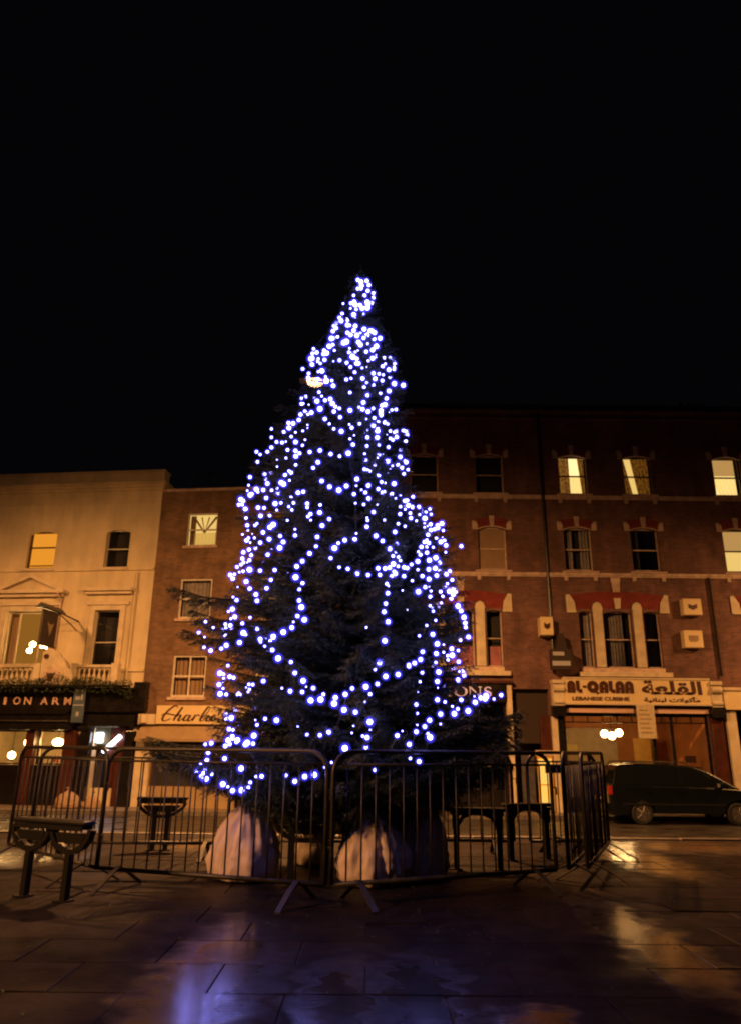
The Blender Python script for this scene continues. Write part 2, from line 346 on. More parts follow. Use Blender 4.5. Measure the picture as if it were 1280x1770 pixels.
# ------------------------------------------------------------------ the ground
ground = MB().box(-150, 150, -60, 300, -3.4, -3.0).build('ground', M['asphalt']); tag(ground, kind='structure')
road = MB()
prof = [(10.75, -0.12), (12.5, -0.22), (17, -0.82), (20, -1.0), (25.6, -1.0)]
for (a, za), (b, zb) in zip(prof, prof[1:]): road.add([(-60, a, za), (60, a, za), (60, b, zb), (-60, b, zb)], [(0, 1, 2, 3)])
road = road.build('road', M['asphalt']); tag(road, kind='structure')
pave = MB().box(-60, 60, 25.75, 33, -1.3, -0.88).build('pavement', M['pavement']); tag(pave, kind='structure')
plaza = MB().box(-60, 60, -40, 10.6, -1.2, -0.008).build('plaza', M['mortar']); tag(plaza, kind='structure')
# paving slabs, laid in staggered rows
SW, SD, GAP = 0.75, 0.5, 0.005
protos = []
for k in range(5):
    s_ = MB(); w, d = SW / 2 - GAP / 2, SD / 2 - GAP / 2; c = .004
    s_.add([(-w, -d, -.03), (w, -d, -.03), (w, d, -.03), (-w, d, -.03), (-w, -d, -c), (w, -d, -c), (w, d, -c), (-w, d, -c),
            (-w + c, -d + c, 0), (w - c, -d + c, random.uniform(-.001, .001)), (w - c, d - c, 0), (-w + c, d - c, random.uniform(-.001, .001))],
           [(0, 1, 5, 4), (1, 2, 6, 5), (2, 3, 7, 6), (3, 0, 4, 7), (4, 5, 9, 8), (5, 6, 10, 9), (6, 7, 11, 10), (7, 4, 8, 11), (8, 9, 10, 11)])
    protos.append(s_)
cells = []
row = 0; y = -2.0
while y + SD <= 10.601:
    x = -30 + (row % 2) * SW / 2
    while x < 30:
        cells.append((x + SW / 2, y + SD / 2)); x += SW
    y += SD; row += 1
def in_view(cx, cy): return cy > 3.0 and abs(cx) < .535 * cy * .955 + .75
near = sorted([c for c in cells if in_view(*c)], key=lambda c: c[1])[:296]
nearset = set(near)
first = [None] * 5; count = 0
for cx, cy in near:
    k = random.randrange(5)
    if first[k] is None: o = protos[k].build('paving_slab', M['slab'], plaza); first[k] = o
    else: o = copy_of(first[k], plaza)
    o.location = (cx, cy, random.uniform(-.002, .002))
    o.rotation_euler = (random.gauss(0, .0035), random.gauss(0, .0035), random.gauss(0, .0015)); count += 1
rest = MB()
for cx, cy in cells:
    if (cx, cy) in nearset: continue
    p = random.choice(protos); dz = random.uniform(-.002, .002)
    rest.add([(v[0] + cx, v[1] + cy, v[2] + dz) for v in p.v], p.f)
ro = rest.build('paving', M['slab'], plaza); ro['kind'] = 'stuff'
# fallen needles and wet leaves on the square
m = MB(); random.seed(77)
for i in range(1400):
    a = random.uniform(0, 2 * PI); rr_ = abs(random.gauss(0, 2.6)); x_, y_ = -.2 + rr_ * math.cos(a), 6.6 + rr_ * .8 * math.sin(a)
    if y_ > 10.3 or y_ < 2.5: continue
    s_ = random.uniform(.006, .022); t_ = random.uniform(0, PI); dx, dy = math.cos(t_) * s_, math.sin(t_) * s_
    w_ = random.uniform(.15, .5); z_ = .006
    m.add([(x_ - dx, y_ - dy, z_), (x_ + dy * w_, y_ - dx * w_, z_ + random.uniform(0, .004)), (x_ + dx, y_ + dy, z_ + random.uniform(0, .006)), (x_ - dy * w_, y_ + dx * w_, z_)], [(0, 1, 2, 3)])
lf = m.build('leaf_litter', M['leaf']); tag(lf, 'scattered fallen needles and small wet leaves on the paving round the tree', 'leaf litter', kind='stuff')
# kerbs
def kerb(y0, y1, z0, z1, name, xs, L):
    e = empty(name, (0, y0, z1)); e['kind'] = 'structure'
    e.location = (0, 0, 0)
    pr = None
    for x in xs:
        if pr is None:
            pr = MB().box(-L / 2 + .006, L / 2 - .006, y0, y1, z0, z1).build('kerb_stone', M['kerb'], e); bevel(pr, .015); o = pr
        else: o = copy_of(pr, e)
        o.location = (x, random.uniform(-.004, .004), random.uniform(-.003, .003))
kerb(10.603, 10.748, -.3, .012, 'plaza_kerb', [i * .92 for i in range(-14, 15)], .92)
kerb(25.602, 25.748, -1.25, -0.872, 'road_kerb', [i * .92 for i in range(-24, 25)], .92)

# ------------------------------------------------------------------ facade helpers
def wall(x0, x1, z0, z1, ops, y=0.0, depth=.3):
    m = MB(); xs = sorted({x0, x1, *[o[0] for o in ops], *[o[1] for o in ops]}); zs = sorted({z0, z1, *[o[2] for o in ops], *[o[3] for o in ops]})
    for a, b in zip(xs, xs[1:]):
        for c, d in zip(zs, zs[1:]):
            mx, mz = (a + b) / 2, (c + d) / 2
            if any(o[0] < mx < o[1] and o[2] < mz < o[3] for o in ops): continue
            m.add([(a, y, c), (b, y, c), (b, y, d), (a, y, d)], [(0, 1, 2, 3)])
    for a, b, c, d in ops:
        m.add([(a, y, c), (a, y, d), (a, y + depth, d), (a, y + depth, c)], [(0, 1, 2, 3)])
        m.add([(b, y, c), (b, y + depth, c), (b, y + depth, d), (b, y, d)], [(0, 1, 2, 3)])
        m.add([(a, y, d), (b, y, d), (b, y + depth, d), (a, y + depth, d)], [(0, 1, 2, 3)])
        m.add([(a, y, c), (a, y + depth, c), (b, y + depth, c), (b, y, c)], [(0, 1, 2, 3)])
    return m
def arch_fill(m, a, b, top, rise, y0, y1, n=8):       # the two corners between a segmental arch and its square head
    c = (a + b) / 2; w = (b - a) / 2
    def za(x): return top - rise * ((x - c) / w) ** 2
    for s in (-1, 1):
        pts = [(c + s * w * i / n, za(c + s * w * i / n)) for i in range(n + 1)]
        for (xa, z1), (xb, z2) in zip(pts, pts[1:]):
            q = [(xa, z1), (xb, z2), (xb, top), (xa, top)] if s > 0 else [(xb, z2), (xa, z1), (xa, top), (xb, top)]
            m.add([(x, y0, z) for x, z in q], [(0, 1, 2, 3)])
            m.add([(xa, y0, z1), (xb, y0, z2), (xb, y1, z2), (xa, y1, z1)], [(0, 1, 2, 3)])
def wavy(x0, x1, z0, z1, y, folds, amp=.03, slant=0.0):
    m = MB(); n = folds * 6
    for i in range(n + 1):
        t = i / n; yy = y + amp * math.sin(t * folds * 2 * PI)
        m.v += [(x0 + (x1 - x0) * t, yy, z0), (x0 + (x1 - x0) * t + slant, yy, z1)]
    for i in range(n): m.f.append((2 * i, 2 * i + 2, 2 * i + 3, 2 * i + 1)); m.mi.append(0)
    return m
def sash(par, a, b, c, d, frame='white_paint', back='void', y=.13, fw=.05, rail=.5, mull=(), deep=.45, extra=()):
    """a sliding sash window: frame and rails > panes, room behind"""
    m = MB()
    m.box(a, a + fw, y, y + .08, c, d).box(b - fw, b, y, y + .08, c, d).box(a + fw, b - fw, y, y + .08, d - fw, d).box(a + fw, b - fw, y, y + .08, c, c + fw * 1.3)
    if rail: m.box(a + fw, b - fw, y + .01, y + .07, c + (d - c) * rail - fw * .5, c + (d - c) * rail + fw * .5)
    for u in mull: m.box(u - fw * .45, u + fw * .45, y + .015, y + .065, c + fw, d - fw)
    w = m.build('window', M[frame], par)
    zr = c + (d - c) * rail if rail else None
    for (z0, z1, yy) in ([(c + fw, zr, y + .03), (zr, d - fw, y + .05)] if rail else [(c + fw, d - fw, y + .04)]):
        MB().add([(a + fw, yy, z0), (b - fw, yy, z0), (b - fw, yy, z1), (a + fw, yy, z1)], [(0, 1, 2, 3)]).build('pane', M['glass'], w)
    rm = MB(); Y = y + deep
    e_ = deep * .6 + .05; rm.add([(a - e_, Y, c - .1), (b + e_, Y, c - .1), (b + e_, Y, d + e_), (a - e_, Y, d + e_)], [(0, 1, 2, 3)])
    rm.build('room', M[back], w)
    for e in extra: e[1].build(e[0], M[e[2]], w)
    return w

# ------------------------------------------------------------------ red brick terrace on the right
TER = empty('brick_terrace', (0, 27, 0), 0, 'four storey dark red brick terrace with pale window blocks, right of the tree', 'building')
X0, X1 = -0.8, 22.0
WC = [(2.08, 4.62), (7.86, 10.40), (13.92, 16.46), (19.6, 21.2)]
CEN = [3.35, 9.13, 15.2]
ops = []; top_w = []; mid_w = []
for p in WC[:3]:
    for u in p:
        top_w.append((u - .54, u + .54, 10.56, 12.17)); mid_w.append((u - .53, u + .53, 7.55, 9.22))
tri = []
for c in CEN:
    tri.append((c - 1.45, c - 0.97, 3.98, 6.02)); tri.append((c - .55, c + .47, 3.98, 6.02)); tri.append((c + .93, c + 1.5, 3.98, 6.02))
shops = [(.4, 4.85, -.88, 2.72), (5.08, 6.40, -.88, 3.2), (6.85, 11.95, -.88, 2.52), (12.95, 17.6, -.88, 2.52)]
ops = top_w + mid_w + tri + shops
wm = wall(X0, X1, -1.0, 14.12, ops)
for o in top_w + mid_w: arch_fill(wm, o[0], o[1], o[3], .12, 0, .12)
for o in tri: arch_fill(wm, o[0], o[1], o[3], .10 if o[1] - o[0] > .8 else .07, 0, .12)
wm.add([(X0, 0, -1), (X0, 9, -1), (X0, 9, 14.12), (X0, 0, 14.12)], [(3, 2, 1, 0)])
wm.build('wall', M['brick_red'], TER)
MB().box(X0, X1, .05, 9, 14.125, 14.2).box(X0, X1, .05, .35, 14.2, 14.42).build('roof', M['slate'], TER)
MB().box(X0, X1, -.10, .3, 14.0, 14.118).box(X0, X1, -.06, .0, 13.72, 13.8).build('cornice', M['brick_red'], TER)
mch = MB(); mch.box(13.0, 14.3, 1.2, 2.0, 14.2, 14.95); ch = mch.build('chimney', M['brick_red'], TER)
pots = None
for u in (13.2, 13.5, 13.8, 14.1):
    if pots is None: pots = MB().lathe([(.1, 0), (.085, .3), (.1, .34)], (0, 0, 0), 10).build('chimney_pot', M['stone_dull'], ch)
    else: pots = copy_of(pots, ch)
    pots.location = (u, 1.6, 14.95)
# string courses with little corbels
for z in (10.40, 7.34):
    s = MB().box(X0, X1, -.09, -.001, z, z + .10).box(X0, X1, -.05, -.001, z - .05, z - .001)
    s.build('string_course', M['stone_dull'], TER)
    pr = None
    for ws in (top_w if z > 9 else mid_w):
        for u in (ws[0] - .02, ws[1] + .02):
            pr = copy_of(pr, TER) if pr else MB().box(-.06, .06, -.085, -.001, -.20, -.052).build('corbel', M['stone_dull'], TER)
            pr.location = (u, 0, z)
    pr = None
    for ws in (top_w if z > 9 else mid_w):
        pr = copy_of(pr, TER) if pr else bevel(MB().box(-.68, .68, -.15, -.001, .102, .16).build('sill', M['stone_dull'], TER), .01)
        pr.location = ((ws[0] + ws[1]) / 2, 0, z)
# heads: red arch, pale line, blocks and keystone
hd = None
for ws in top_w + mid_w:
    c = (ws[0] + ws[1]) / 2; t = ws[3]; w = .54
    def zc(x): return t - .12 * (x / w) ** 2
    if hd is None:
        h = MB(); N = 12; xs = [-w + 2 * w * i / N for i in range(N + 1)]
        for xa, xb in zip(xs, xs[1:]): h.prism([(xa, zc(xa) + .045 - t), (xb, zc(xb) + .045 - t), (xb * 1.1, .36 - .06 * (xb / w) ** 2), (xa * 1.1, .36 - .06 * (xa / w) ** 2)], -.012, .0)
        hd = h.build('brick_arch', M['gauged'], TER)
        h = MB()
        for xa, xb in zip(xs, xs[1:]): h.prism([(xa, zc(xa) - t), (xb, zc(xb) - t), (xb, zc(xb) + .043 - t), (xa, zc(xa) + .043 - t)], -.035, .0)
        li = h.build('hood_line', M['stone_dull'], TER)
        ke = bevel(MB().prism([(-.07, .05), (.07, .05), (.1, .43), (-.1, .43)], -.07, -.013).build('keystone', M['stone_dull'], TER), .01)
        b1 = bevel(MB().prism([(-.74, -.12), (-.53, -.12), (-.56, .12), (-.64, .23), (-.76, .23)], -.06, -.013).build('corner_block', M['stone_dull'], TER), .01)
        b2 = bevel(MB().prism([(.53, -.12), (.74, -.12), (.76, .23), (.64, .23), (.56, .12)], -.06, -.013).build('corner_block', M['stone_dull'], TER), .01)
        hh = [hd, li, ke, b1, b2]
    else: hh = [copy_of(q, TER) for q in hh]
    for q in hh: q.location = (c, 0, t)
# windows
for i, ws in enumerate(top_w):
    a, b, c, d = ws
    if i == 2:
        sash(TER, a, b, c, d, 'dark_paint', 'lit_white', extra=[
            ('net_curtain', wavy(a + .45, b, c, c + .9, .4, 5, .02), 'sheer'), ('curtain', wavy(a, a + .50, c, d, .32, 4), 'curtain_brown'), ('curtain', wavy(b - .12, b + .1, c, d, .32, 2, slant=-.12), 'curtain_brown')])
    elif i == 3:
        sash(TER, a, b, c, d, 'dark_paint', 'lit_cream', extra=[
            ('curtain', wavy(a, a + .42, c, d, .32, 4, slant=-.28), 'curtain_brown'), ('curtain', wavy(a + .62, b + .4, c, d, .32, 6, slant=-.22), 'curtain_brown')])
    elif i == 4:
        sash(TER, a, b, c, d, 'dark_paint', 'lit_white', extra=[
            ('net_curtain', wavy(a + .3, b + .3, c, d, .42, 7, .03, -.35), 'sheer'), ('blind', MB().box(a + .03, b, .33, .34, c + .95, d), 'lit_blind'), ('curtain', wavy(b - .12, b + .1, c, d, .3, 2), 'curtain')])
    else: sash(TER, a, b, c, d, 'stone_dull' if i < 2 else 'dark_paint', 'void', fw=.045)
for i, ws in enumerate(mid_w):
    a, b, c, d = ws
    if i == 1: sash(TER, a, b, c, d, 'stone_dull', 'void', extra=[('blind', MB().box(a + .05, b - .05, .185, .195, c + .06, d - .05), 'blind')])
    elif i == 4: sash(TER, a, b, c, d, 'dark_paint', 'lit_cream', rail=.5, extra=[('blind', MB().box(a + .03, b - .03, .33, .34, c + .86, d), 'lit_blind')])
    elif i in (2, 3): sash(TER, a, b, c, d, 'stone_dull', 'void', fw=.05, extra=[('curtain', wavy(a + .05, a + .40, c, d, .34, 3), 'curtain'), ('curtain', wavy(b - .4, b - .05, c, d, .34, 3), 'curtain')])
    else: sash(TER, a, b, c, d, 'stone_dull', 'void', fw=.045)
for k, ws in enumerate(tri):
    a, b, c, d = ws; g = k // 3
    if g == 0: ex = [('blind', MB().box(a + .03, b - .03, .33, .34, c, c + .75), 'pink')] if k % 3 else []
    else: ex = [('curtain', wavy(a + .04 + (.1 if k % 3 == 1 else 0), b - (.22 if k % 3 == 1 else .02), c, d, .36, 6 if k % 3 == 1 else 3), 'curtain')]
    sash(TER, a, b, c, d, 'stone_dull', 'void', fw=.035, rail=.5, extra=ex)
# three-light windows: stone piers, red brick heads
grp = None
for c in CEN:
    if grp is None:
        g1 = MB()
        for s in (-1, 1):
            u = s * .76 if s < 0 else .70
            pts = [(u - .17, 3.98), (u + .17, 3.98), (u + .17, 6.02), (u + .19, 6.12), (u + .14, 6.28), (u, 6.36), (u - .14, 6.28), (u - .19, 6.12), (u - .17, 6.02)]
            o = bevel(MB().prism(pts, -.08, -.001).build('stone_pier', M['trim'], TER), .02); g1 = (g1 if isinstance(g1, list) else []) + [o]
        for s in (-1, 1):
            q = [(s * 1.53, 5.95), (s * 1.53 + s * .36, 5.95), (s * 1.53 + s * .36, 6.62), (s * 1.53 + s * .22, 6.64), (s * 1.53 + s * .05, 6.35)]
            if s < 0: q = q[::-1]
            g1.append(bevel(MB().prism(q, -.07, -.013).build('corner_block', M['trim'], TER), .015))
        g1.append(MB().prism([(-1.5, 6.10), (-.98, 6.10), (-.9, 6.36), (-.6, 6.36), (-.5, 6.12), (.45, 6.12), (.55, 6.36), (.85, 6.36), (.97, 6.1), (1.5, 6.1), (1.72, 6.62), (0.9, 6.72), (0, 6.78), (-.9, 6.72), (-1.72, 6.62)], -.012, 0).build('brick_arch', M['gauged'], TER))
        g1.append(bevel(MB().prism([(-.09, 6.10), (.09, 6.10), (.13, 6.50), (-.13, 6.50)], -.08, -.013).build('keystone', M['trim'], TER), .01))
        g1.append(bevel(MB().prism([(-.12, 6.72), (.12, 6.72), (.18, 7.27), (-.18, 7.27)], -.08, -.013).build('corbel', M['stone_dull'], TER), .01))
        g1.append(bevel(MB().box(-1.62, 1.70, -.22, -.001, 3.64, 3.80).build('sill', M['trim'], TER), .012))
        g1.append(MB().box(-1.45, 1.5, -.08, -.001, 3.802, 3.96).build('sill', M['stone_dull'], TER)); grp = g1
    else: grp = [copy_of(q, TER) for q in grp]
    for q in grp: q.location = (c, 0, 0)
# downpipe between the houses
dp = MB().tube([(6.62, -.09, 14.0), (6.62, -.09, 3.75)], .055).build('downpipe', M['iron'], TER)
MB().tube([(12.6, -.09, 7.3), (12.6, -.09, 3.7)], .045).build('downpipe', M['iron'], TER)

# --- the shop left of the restaurant: dark fascia with pale letters
MB().box(.2, 4.86, -.22, -.002, 2.72, 3.36).build('fascia', M['black_gloss'], TER)
MB().box(.2, 5.1, -.30, -.002, 3.365, 3.45).build('fascia_cornice', M['red_wood'], TER)
bevel(MB().box(4.87, 5.06, -.16, -.002, -.88, 3.36).build('pilaster', M['trim'], TER), .01)
bevel(MB().box(.2, .42, -.16, -.002, -.88, 2.72).build('pilaster', M['trim'], TER), .01)
sf = MB().box(.42, 4.85, .05, .12, -.88, -.2).box(.42, 4.85, .05, .12, 2.6, 2.72).box(2.3, 2.4, .05, .12, -.2, 2.6).box(.42, .5, .05, .12, -.2, 2.6).box(4.77, 4.85, .05, .12, -.2, 2.6).build('shopfront', M['black_gloss'], TER)
for a, b in ((.5, 2.3), (2.4, 4.77)): MB().add([(a, .08, -.2), (b, .08, -.2), (b, .08, 2.6), (a, .08, 2.6)], [(0, 1, 2, 3)]).build('pane', M['glass'], sf)
MB().box(.42, 4.85, 2.4, 2.5, -.88, 2.7).build('back_wall', M['dim_room'], TER)
MB().box(3.9, 4.3, .3, .32, .55, 1.0).build('notice', M['sign_cream'], TER)
MB().box(2.9, 3.9, .3, .9, -.2, .35).build('counter', M['pavement'], TER)
SG = empty('shop_sign', (0, 27, 0), 0, 'pale serif letters reading IONS on the dark fascia just right of the tree', 'sign')
def serif(ch, x, z, w, h, par):
    m = MB(); t = h * .17; y0, y1 = -.26, -.222; k = t * .45
    def sf_(xc, zc): m.box(xc - t * .95, xc + t * .95, y0, y1, zc, zc + k)
    if ch == 'I':
        m.box(x + w / 2 - t / 2, x + w / 2 + t / 2, y0, y1, z + k, z + h - k); sf_(x + w / 2, z); sf_(x + w / 2, z + h - k)
    if ch == 'O':
        n = 24
        for i in range(n):
            a0, a1 = 2 * PI * i / n, 2 * PI * (i + 1) / n
            P = [(x + w / 2 + (w / 2 - t * abs(math.cos(q)) * s_ - .02 * s_) * math.cos(q), z + h / 2 + (h / 2 - t * .35 * s_) * math.sin(q)) for q, s_ in ((a0, 0), (a1, 0), (a1, 1), (a0, 1))]
            m.prism(P[::-1], y0, y1)
    if ch == 'N':
        m.box(x + t * .7, x + t * 1.1, y0, y1, z + k, z + h - k).box(x + w - t * 1.1, x + w - t * .7, y0, y1, z + k, z + h - k)
        m.prism([(x + w - t * 1.25, z), (x + w - t * .69, z), (x + t * 1.3, z + h), (x + t * .25, z + h)], y0 - .002, y1 - .002)
        sf_(x + t * .9, z); sf_(x + w - t * .9, z + h - k)
    if ch == 'S':
        pts = [(w * .85, h * .78), (w * .7, h * .93), (w * .42, h * .95), (w * .2, h * .82), (w * .22, h * .62), (w * .5, h * .5), (w * .78, h * .38), (w * .82, h * .18), (w * .6, h * .05), (w * .3, h * .05), (w * .12, h * .24)]
        m.ribbon([(x + p, z + q) for p, q in pts], [t * f for f in (.4, .5, .5, .8, 1, 1.1, 1, .8, .5, .5, .4)], y0, y1)
    m.build('letter', M['letter_lit'], par)
serif('I', 2.72, 2.90, .28, .34, SG); serif('O', 3.02, 2.90, .46, .34, SG); serif('N', 3.52, 2.90, .46, .34, SG); serif('S', 4.04, 2.90, .32, .34, SG)
# --- recessed entrance between the shops
MB().box(5.08, 6.40, .3, .34, 1.35, 3.2).build('transom_panel', M['dark_paint'], TER)
MB().box(5.08, 6.40, .9, .95, -.88, 1.35).build('back_wall', M['red_wood'], TER)
dr = bevel(MB().box(5.84, 6.38, -.05, .0, -.86, .92).build('door', M['yellow_door'], TER), .01)
for z0, z1 in ((-.74, -.03), (.01, .84)):
    for a in (5.885,): bevel(MB().box(a, a + .45, -.062, -.052, z0, z1).build('pane', M['door_glow'], dr), .005)
MB().box(5.30, 5.75, -.02, .02, -.86, .95).build('shutter', M['meshpanel'], TER)
MB().box(5.8, 6.42, -.06, .0, .925, 1.12).build('lintel', M['stone_dull'], TER)
bevel(MB().box(6.05, 6.4, .02, .25, 1.125, 2.3).build('pilaster', M['red_wood'], TER), .01)

# --- the restaurant
bevel(MB().box(6.42, 6.62, -.16, -.002, -.88, 2.25).build('pilaster', M['trim'], TER), .01)
bevel(MB().box(6.64, 6.84, -.14, -.002, -.88, 2.5).build('pilaster', M['black_gloss'], TER), .01)
for u in (6.46, 12.02):
    m = MB(); 
    m.box(u, u + .42, -.40, -.002, 3.38, 3.5).prism([(u + .02, 2.62), (u + .40, 2.62), (u + .40, 3.378), (u + .02, 3.378)], -.32, -.002)
    m.lathe([(.16, u + .0), (.16, u + .4)], (0, 0, 0), 12)
    m.v = m.v[:16] + []; m.f = m.f[:12]; m.mi = m.mi[:12]
    m.tube([(u + .03, -.34, 3.2), (u + .39, -.34, 3.2)], .12, 10).tube([(u + .03, -.32, 2.74), (u + .39, -.32, 2.74)], .07, 10)
    m.build('console', M['trim'], TER)
    MB().box(u - .03, u + .45, -.36, -.002, 2.26, 2.615).build('console_block', M['black_gloss'], TER)
bevel(MB().box(12.0, 12.42, -.16, -.002, -.88, 2.255).build('pilaster', M['red_wood'], TER), .01)
AQ = empty('restaurant_sign', (0, 27, 0), 0, 'long cream restaurant sign reading AL-QALAA LEBANESE CUISINE in brown, with Arabic beside it', 'sign')
sb = bevel(MB().box(6.86, 12.04, -.30, -.004, 2.66, 3.60).build('board', M['sign_cream'], AQ), .01)
MB().box(6.86, 12.04, -.335, -.302, 3.54, 3.60).box(6.86, 12.04, -.335, -.302, 2.66, 2.71).build('moulding', M['trim'], AQ)
def fat(ch, x, z, w, h):
    m = MB(); t = .13; y0, y1 = -.325, -.302; r = w / 2 - t / 2
    def arc(cx, cz, rx, rz, a0, a1, n=10): return [(cx + rx * math.cos(math.radians(a0 + (a1 - a0) * i / n)), cz + rz * math.sin(math.radians(a0 + (a1 - a0) * i / n))) for i in range(n + 1)]
    if ch == 'A':
        m.ribbon([(x + t / 2, z)] + arc(x + w / 2, z + h - r - t / 2, r, r, 180, 0) + [(x + w - t / 2, z)], t, y0, y1)
        m.box(x + t, x + w - t, y0 - .001, y1 - .001, z + h * .28, z + h * .45)
    if ch == 'L': m.ribbon([(x + t / 2, z + h), (x + t / 2, z + t * .8), (x + t, z + t / 2), (x + w, z + t / 2)], t, y0, y1)
    if ch == '-': m.box(x, x + w, y0, y1, z + h * .42, z + h * .6)
    if ch == 'Q':
        m.ribbon(arc(x + w / 2, z + h / 2, w / 2 - .075, h / 2 - .075, 0, 360, 22), .15, y0, y1)
        m.ribbon([(x + w * .55, z + h * .25), (x + w * .95, z - .02)], .08, y0 - .002, y1 - .002)
    m.build('letter', M['sign_brown'], AQ)
x = 6.98
for ch, w in (('A', .31), ('L', .24), ('-', .15), ('Q', .44), ('A', .33), ('L', .24), ('A', .33), ('A', .33)):
    fat(ch, x + .012, 3.06, w - .03, .42); x += w
text_part('lettering', 'LEBANESE CUISINE', .2, 7.15, -.305, 2.80, 2.0, .13, M['sign_brown'], AQ, .006)
text_part('lettering', '\uFE94\uFECC\uFEE0\uFED8\uFEDF\uFE8D', .4, 9.62, -.305, 3.03, 2.12, .48, M['sign_brown'], AQ, .014)
text_part('lettering', '\uFE94\uFEF4\uFEE7\uFE8E\uFEE8\uFE92\uFEDF \uFE95\uFEFB\uFEEE\uFEDB\uFE84\uFEE3', .2, 9.66, -.305, 2.74, 1.98, .22, M['sign_brown'], AQ, .005)
MB().box(6.86, 9.30, -.12, -.002, 2.56, 2.655).box(10.0, 11.98, -.12, -.002, 2.56, 2.655).build('lintel', M['red_wood'], TER)
MB().box(6.9, 9.30, -.16, -.122, 2.40, 2.54).box(10.0, 11.95, -.16, -.122, 2.40, 2.54).build('blind_box', M['sign_pink'], TER)
fr = MB().box(6.85, 6.93, .04, .12, -.88, 2.4).box(11.87, 11.95, .04, .12, -.88, 2.4).box(6.93, 11.87, .04, .12, 2.28, 2.4).box(6.93, 9.95, .04, .12, -.88, -.4).box(9.95, 10.07, .04, .12, -.88, 2.28).box(10.62, 10.72, .04, .12, -.88, 2.28)
for i in range(9): fr.box(7.2 + i * .52, 7.23 + i * .52, .05, .1, 2.1, 2.28)
fr.box(6.93, 11.87, .045, .11, 2.06, 2.1).box(10.72, 11.87, .04, .12, -.88, -.5)
fr = fr.build('shopfront', M['black_gloss'], TER)
for a, b, c in ((6.93, 9.95, -.4), (10.07, 10.62, -.88), (10.72, 11.87, -.5)): MB().add([(a, .08, c), (b, .08, c), (b, .08, 2.06), (a, .08, 2.06)], [(0, 1, 2, 3)]).build('pane', M['glass'], fr)
R = MB().use(0)
R.add([(6.85, 4, -.86), (11.95, 4, -.86), (11.95, 4, 2.6), (6.85, 4, 2.6)], [(0, 1, 2, 3)])
R.add([(6.85, .3, -.86), (6.85, 4, -.86), (6.85, 4, 2.6), (6.85, .3, 2.6)], [(0, 1, 2, 3)])
R.add([(11.95, .3, -.86), (11.95, 4, -.86), (11.95, 4, 2.6), (11.95, .3, 2.6)], [(3, 2, 1, 0)])
R.add([(6.85, .3, 2.6), (11.95, .3, 2.6), (11.95, 4, 2.6), (6.85, 4, 2.6)], [(3, 2, 1, 0)])
R.use(1).add([(6.85, .3, -.86), (11.95, .3, -.86), (11.95, 4, -.86), (6.85, 4, -.86)], [(0, 1, 2, 3)])
R.build('dining_room', [M['restaurant_wall'], M['floor']], TER)
pa = [(7.4, -.6), (9.9, -.6), (9.9, 1.7), (9.6, 2.0), (8.0, 2.0), (7.55, 1.7), (7.4, 1.2)]
MB().prism(pa, 3.8, 3.95).build('plaster_panel', M['plaster'], TER)
MB().box(7.75, 8.3, 3.7, 3.78, 1.05, 1.35).build('lit_picture', M['lit_pub'], TER)  # picture on the back wall, its lit look put in as emission
MB().box(10.3, 10.95, 3.0, 3.1, -.2, 1.6).build('column', M['yellow_door'], TER)
MB().box(11.35, 11.75, .9, .95, .75, .98).build('notice', M['plaster'], TER)
MB().box(11.2, 11.8, .6, .65, -.1, .62).build('notice', M['sign_cream'], TER)
CH = empty('chandelier', (8.9, 28.2, 1.7), 0, 'three glowing white globes hanging inside the restaurant window', 'lamp')
MB().tube([(0, 0, .88), (0, 0, .2)], .012).tube([(-.28, 0, .17), (0, 0, .22), (.28, 0, .17)], .015).build('frame', M['iron'], CH)
gl = None
for x, z in ((-.27, .02), (0.0, -.05), (.27, .06)):
    gl = copy_of(gl, CH) if gl else MB().ball((0, 0, 0), .13, 14, 8).build('globe', M['globe'], CH, True)
    gl.location = (x, 0, z)
MN = empty('menu_banner', (9.34, 26.62, 1.55), 0, 'tall pale menu banner hanging in front of the restaurant window below the sign', 'banner')
MB().box(0, .62, 0, .02, 0, 1.12).build('sheet', M['menu'], MN)
for i in range(6): MB().box(.08, .5 - .06 * (i % 3), -.003, -.001, .16 + i * .15, .21 + i * .15).build('print_line', M['tan'], MN)

# --- next shop on the right
NS = empty('cream_shop_sign', (0, 27, 0), 0, 'plain cream fascia board of the shop at the right edge of the photo', 'sign')
bevel(MB().box(12.5, 17.6, -.28, -.002, 2.54, 3.3).build('board', M['sign_cream'], NS), .01)
MB().box(12.5, 17.6, -.34, -.282, 3.2, 3.3).build('moulding', M['trim'], NS)
bevel(MB().box(12.55, 12.9, -.16, -.002, -.88, 2.5).build('pilaster', M['trim'], TER), .01)
sf = MB().box(12.95, 17.6, .05, .12, -.88, .1).box(12.95, 17.6, .05, .12, 2.4, 2.52).box(15.2, 15.3, .05, .12, .1, 2.4).build('shopfront', M['black_gloss'], TER)
for a, b in ((12.95, 15.2), (15.3, 17.6)): MB().add([(a, .08, .1), (b, .08, .1), (b, .08, 2.4), (a, .08, 2.4)], [(0, 1, 2, 3)]).build('pane', M['glass'], sf)
MB().box(12.95, 17.6, 2.0, 2.1, -.88, 2.6).build('back_wall', M['dim_room'], TER)

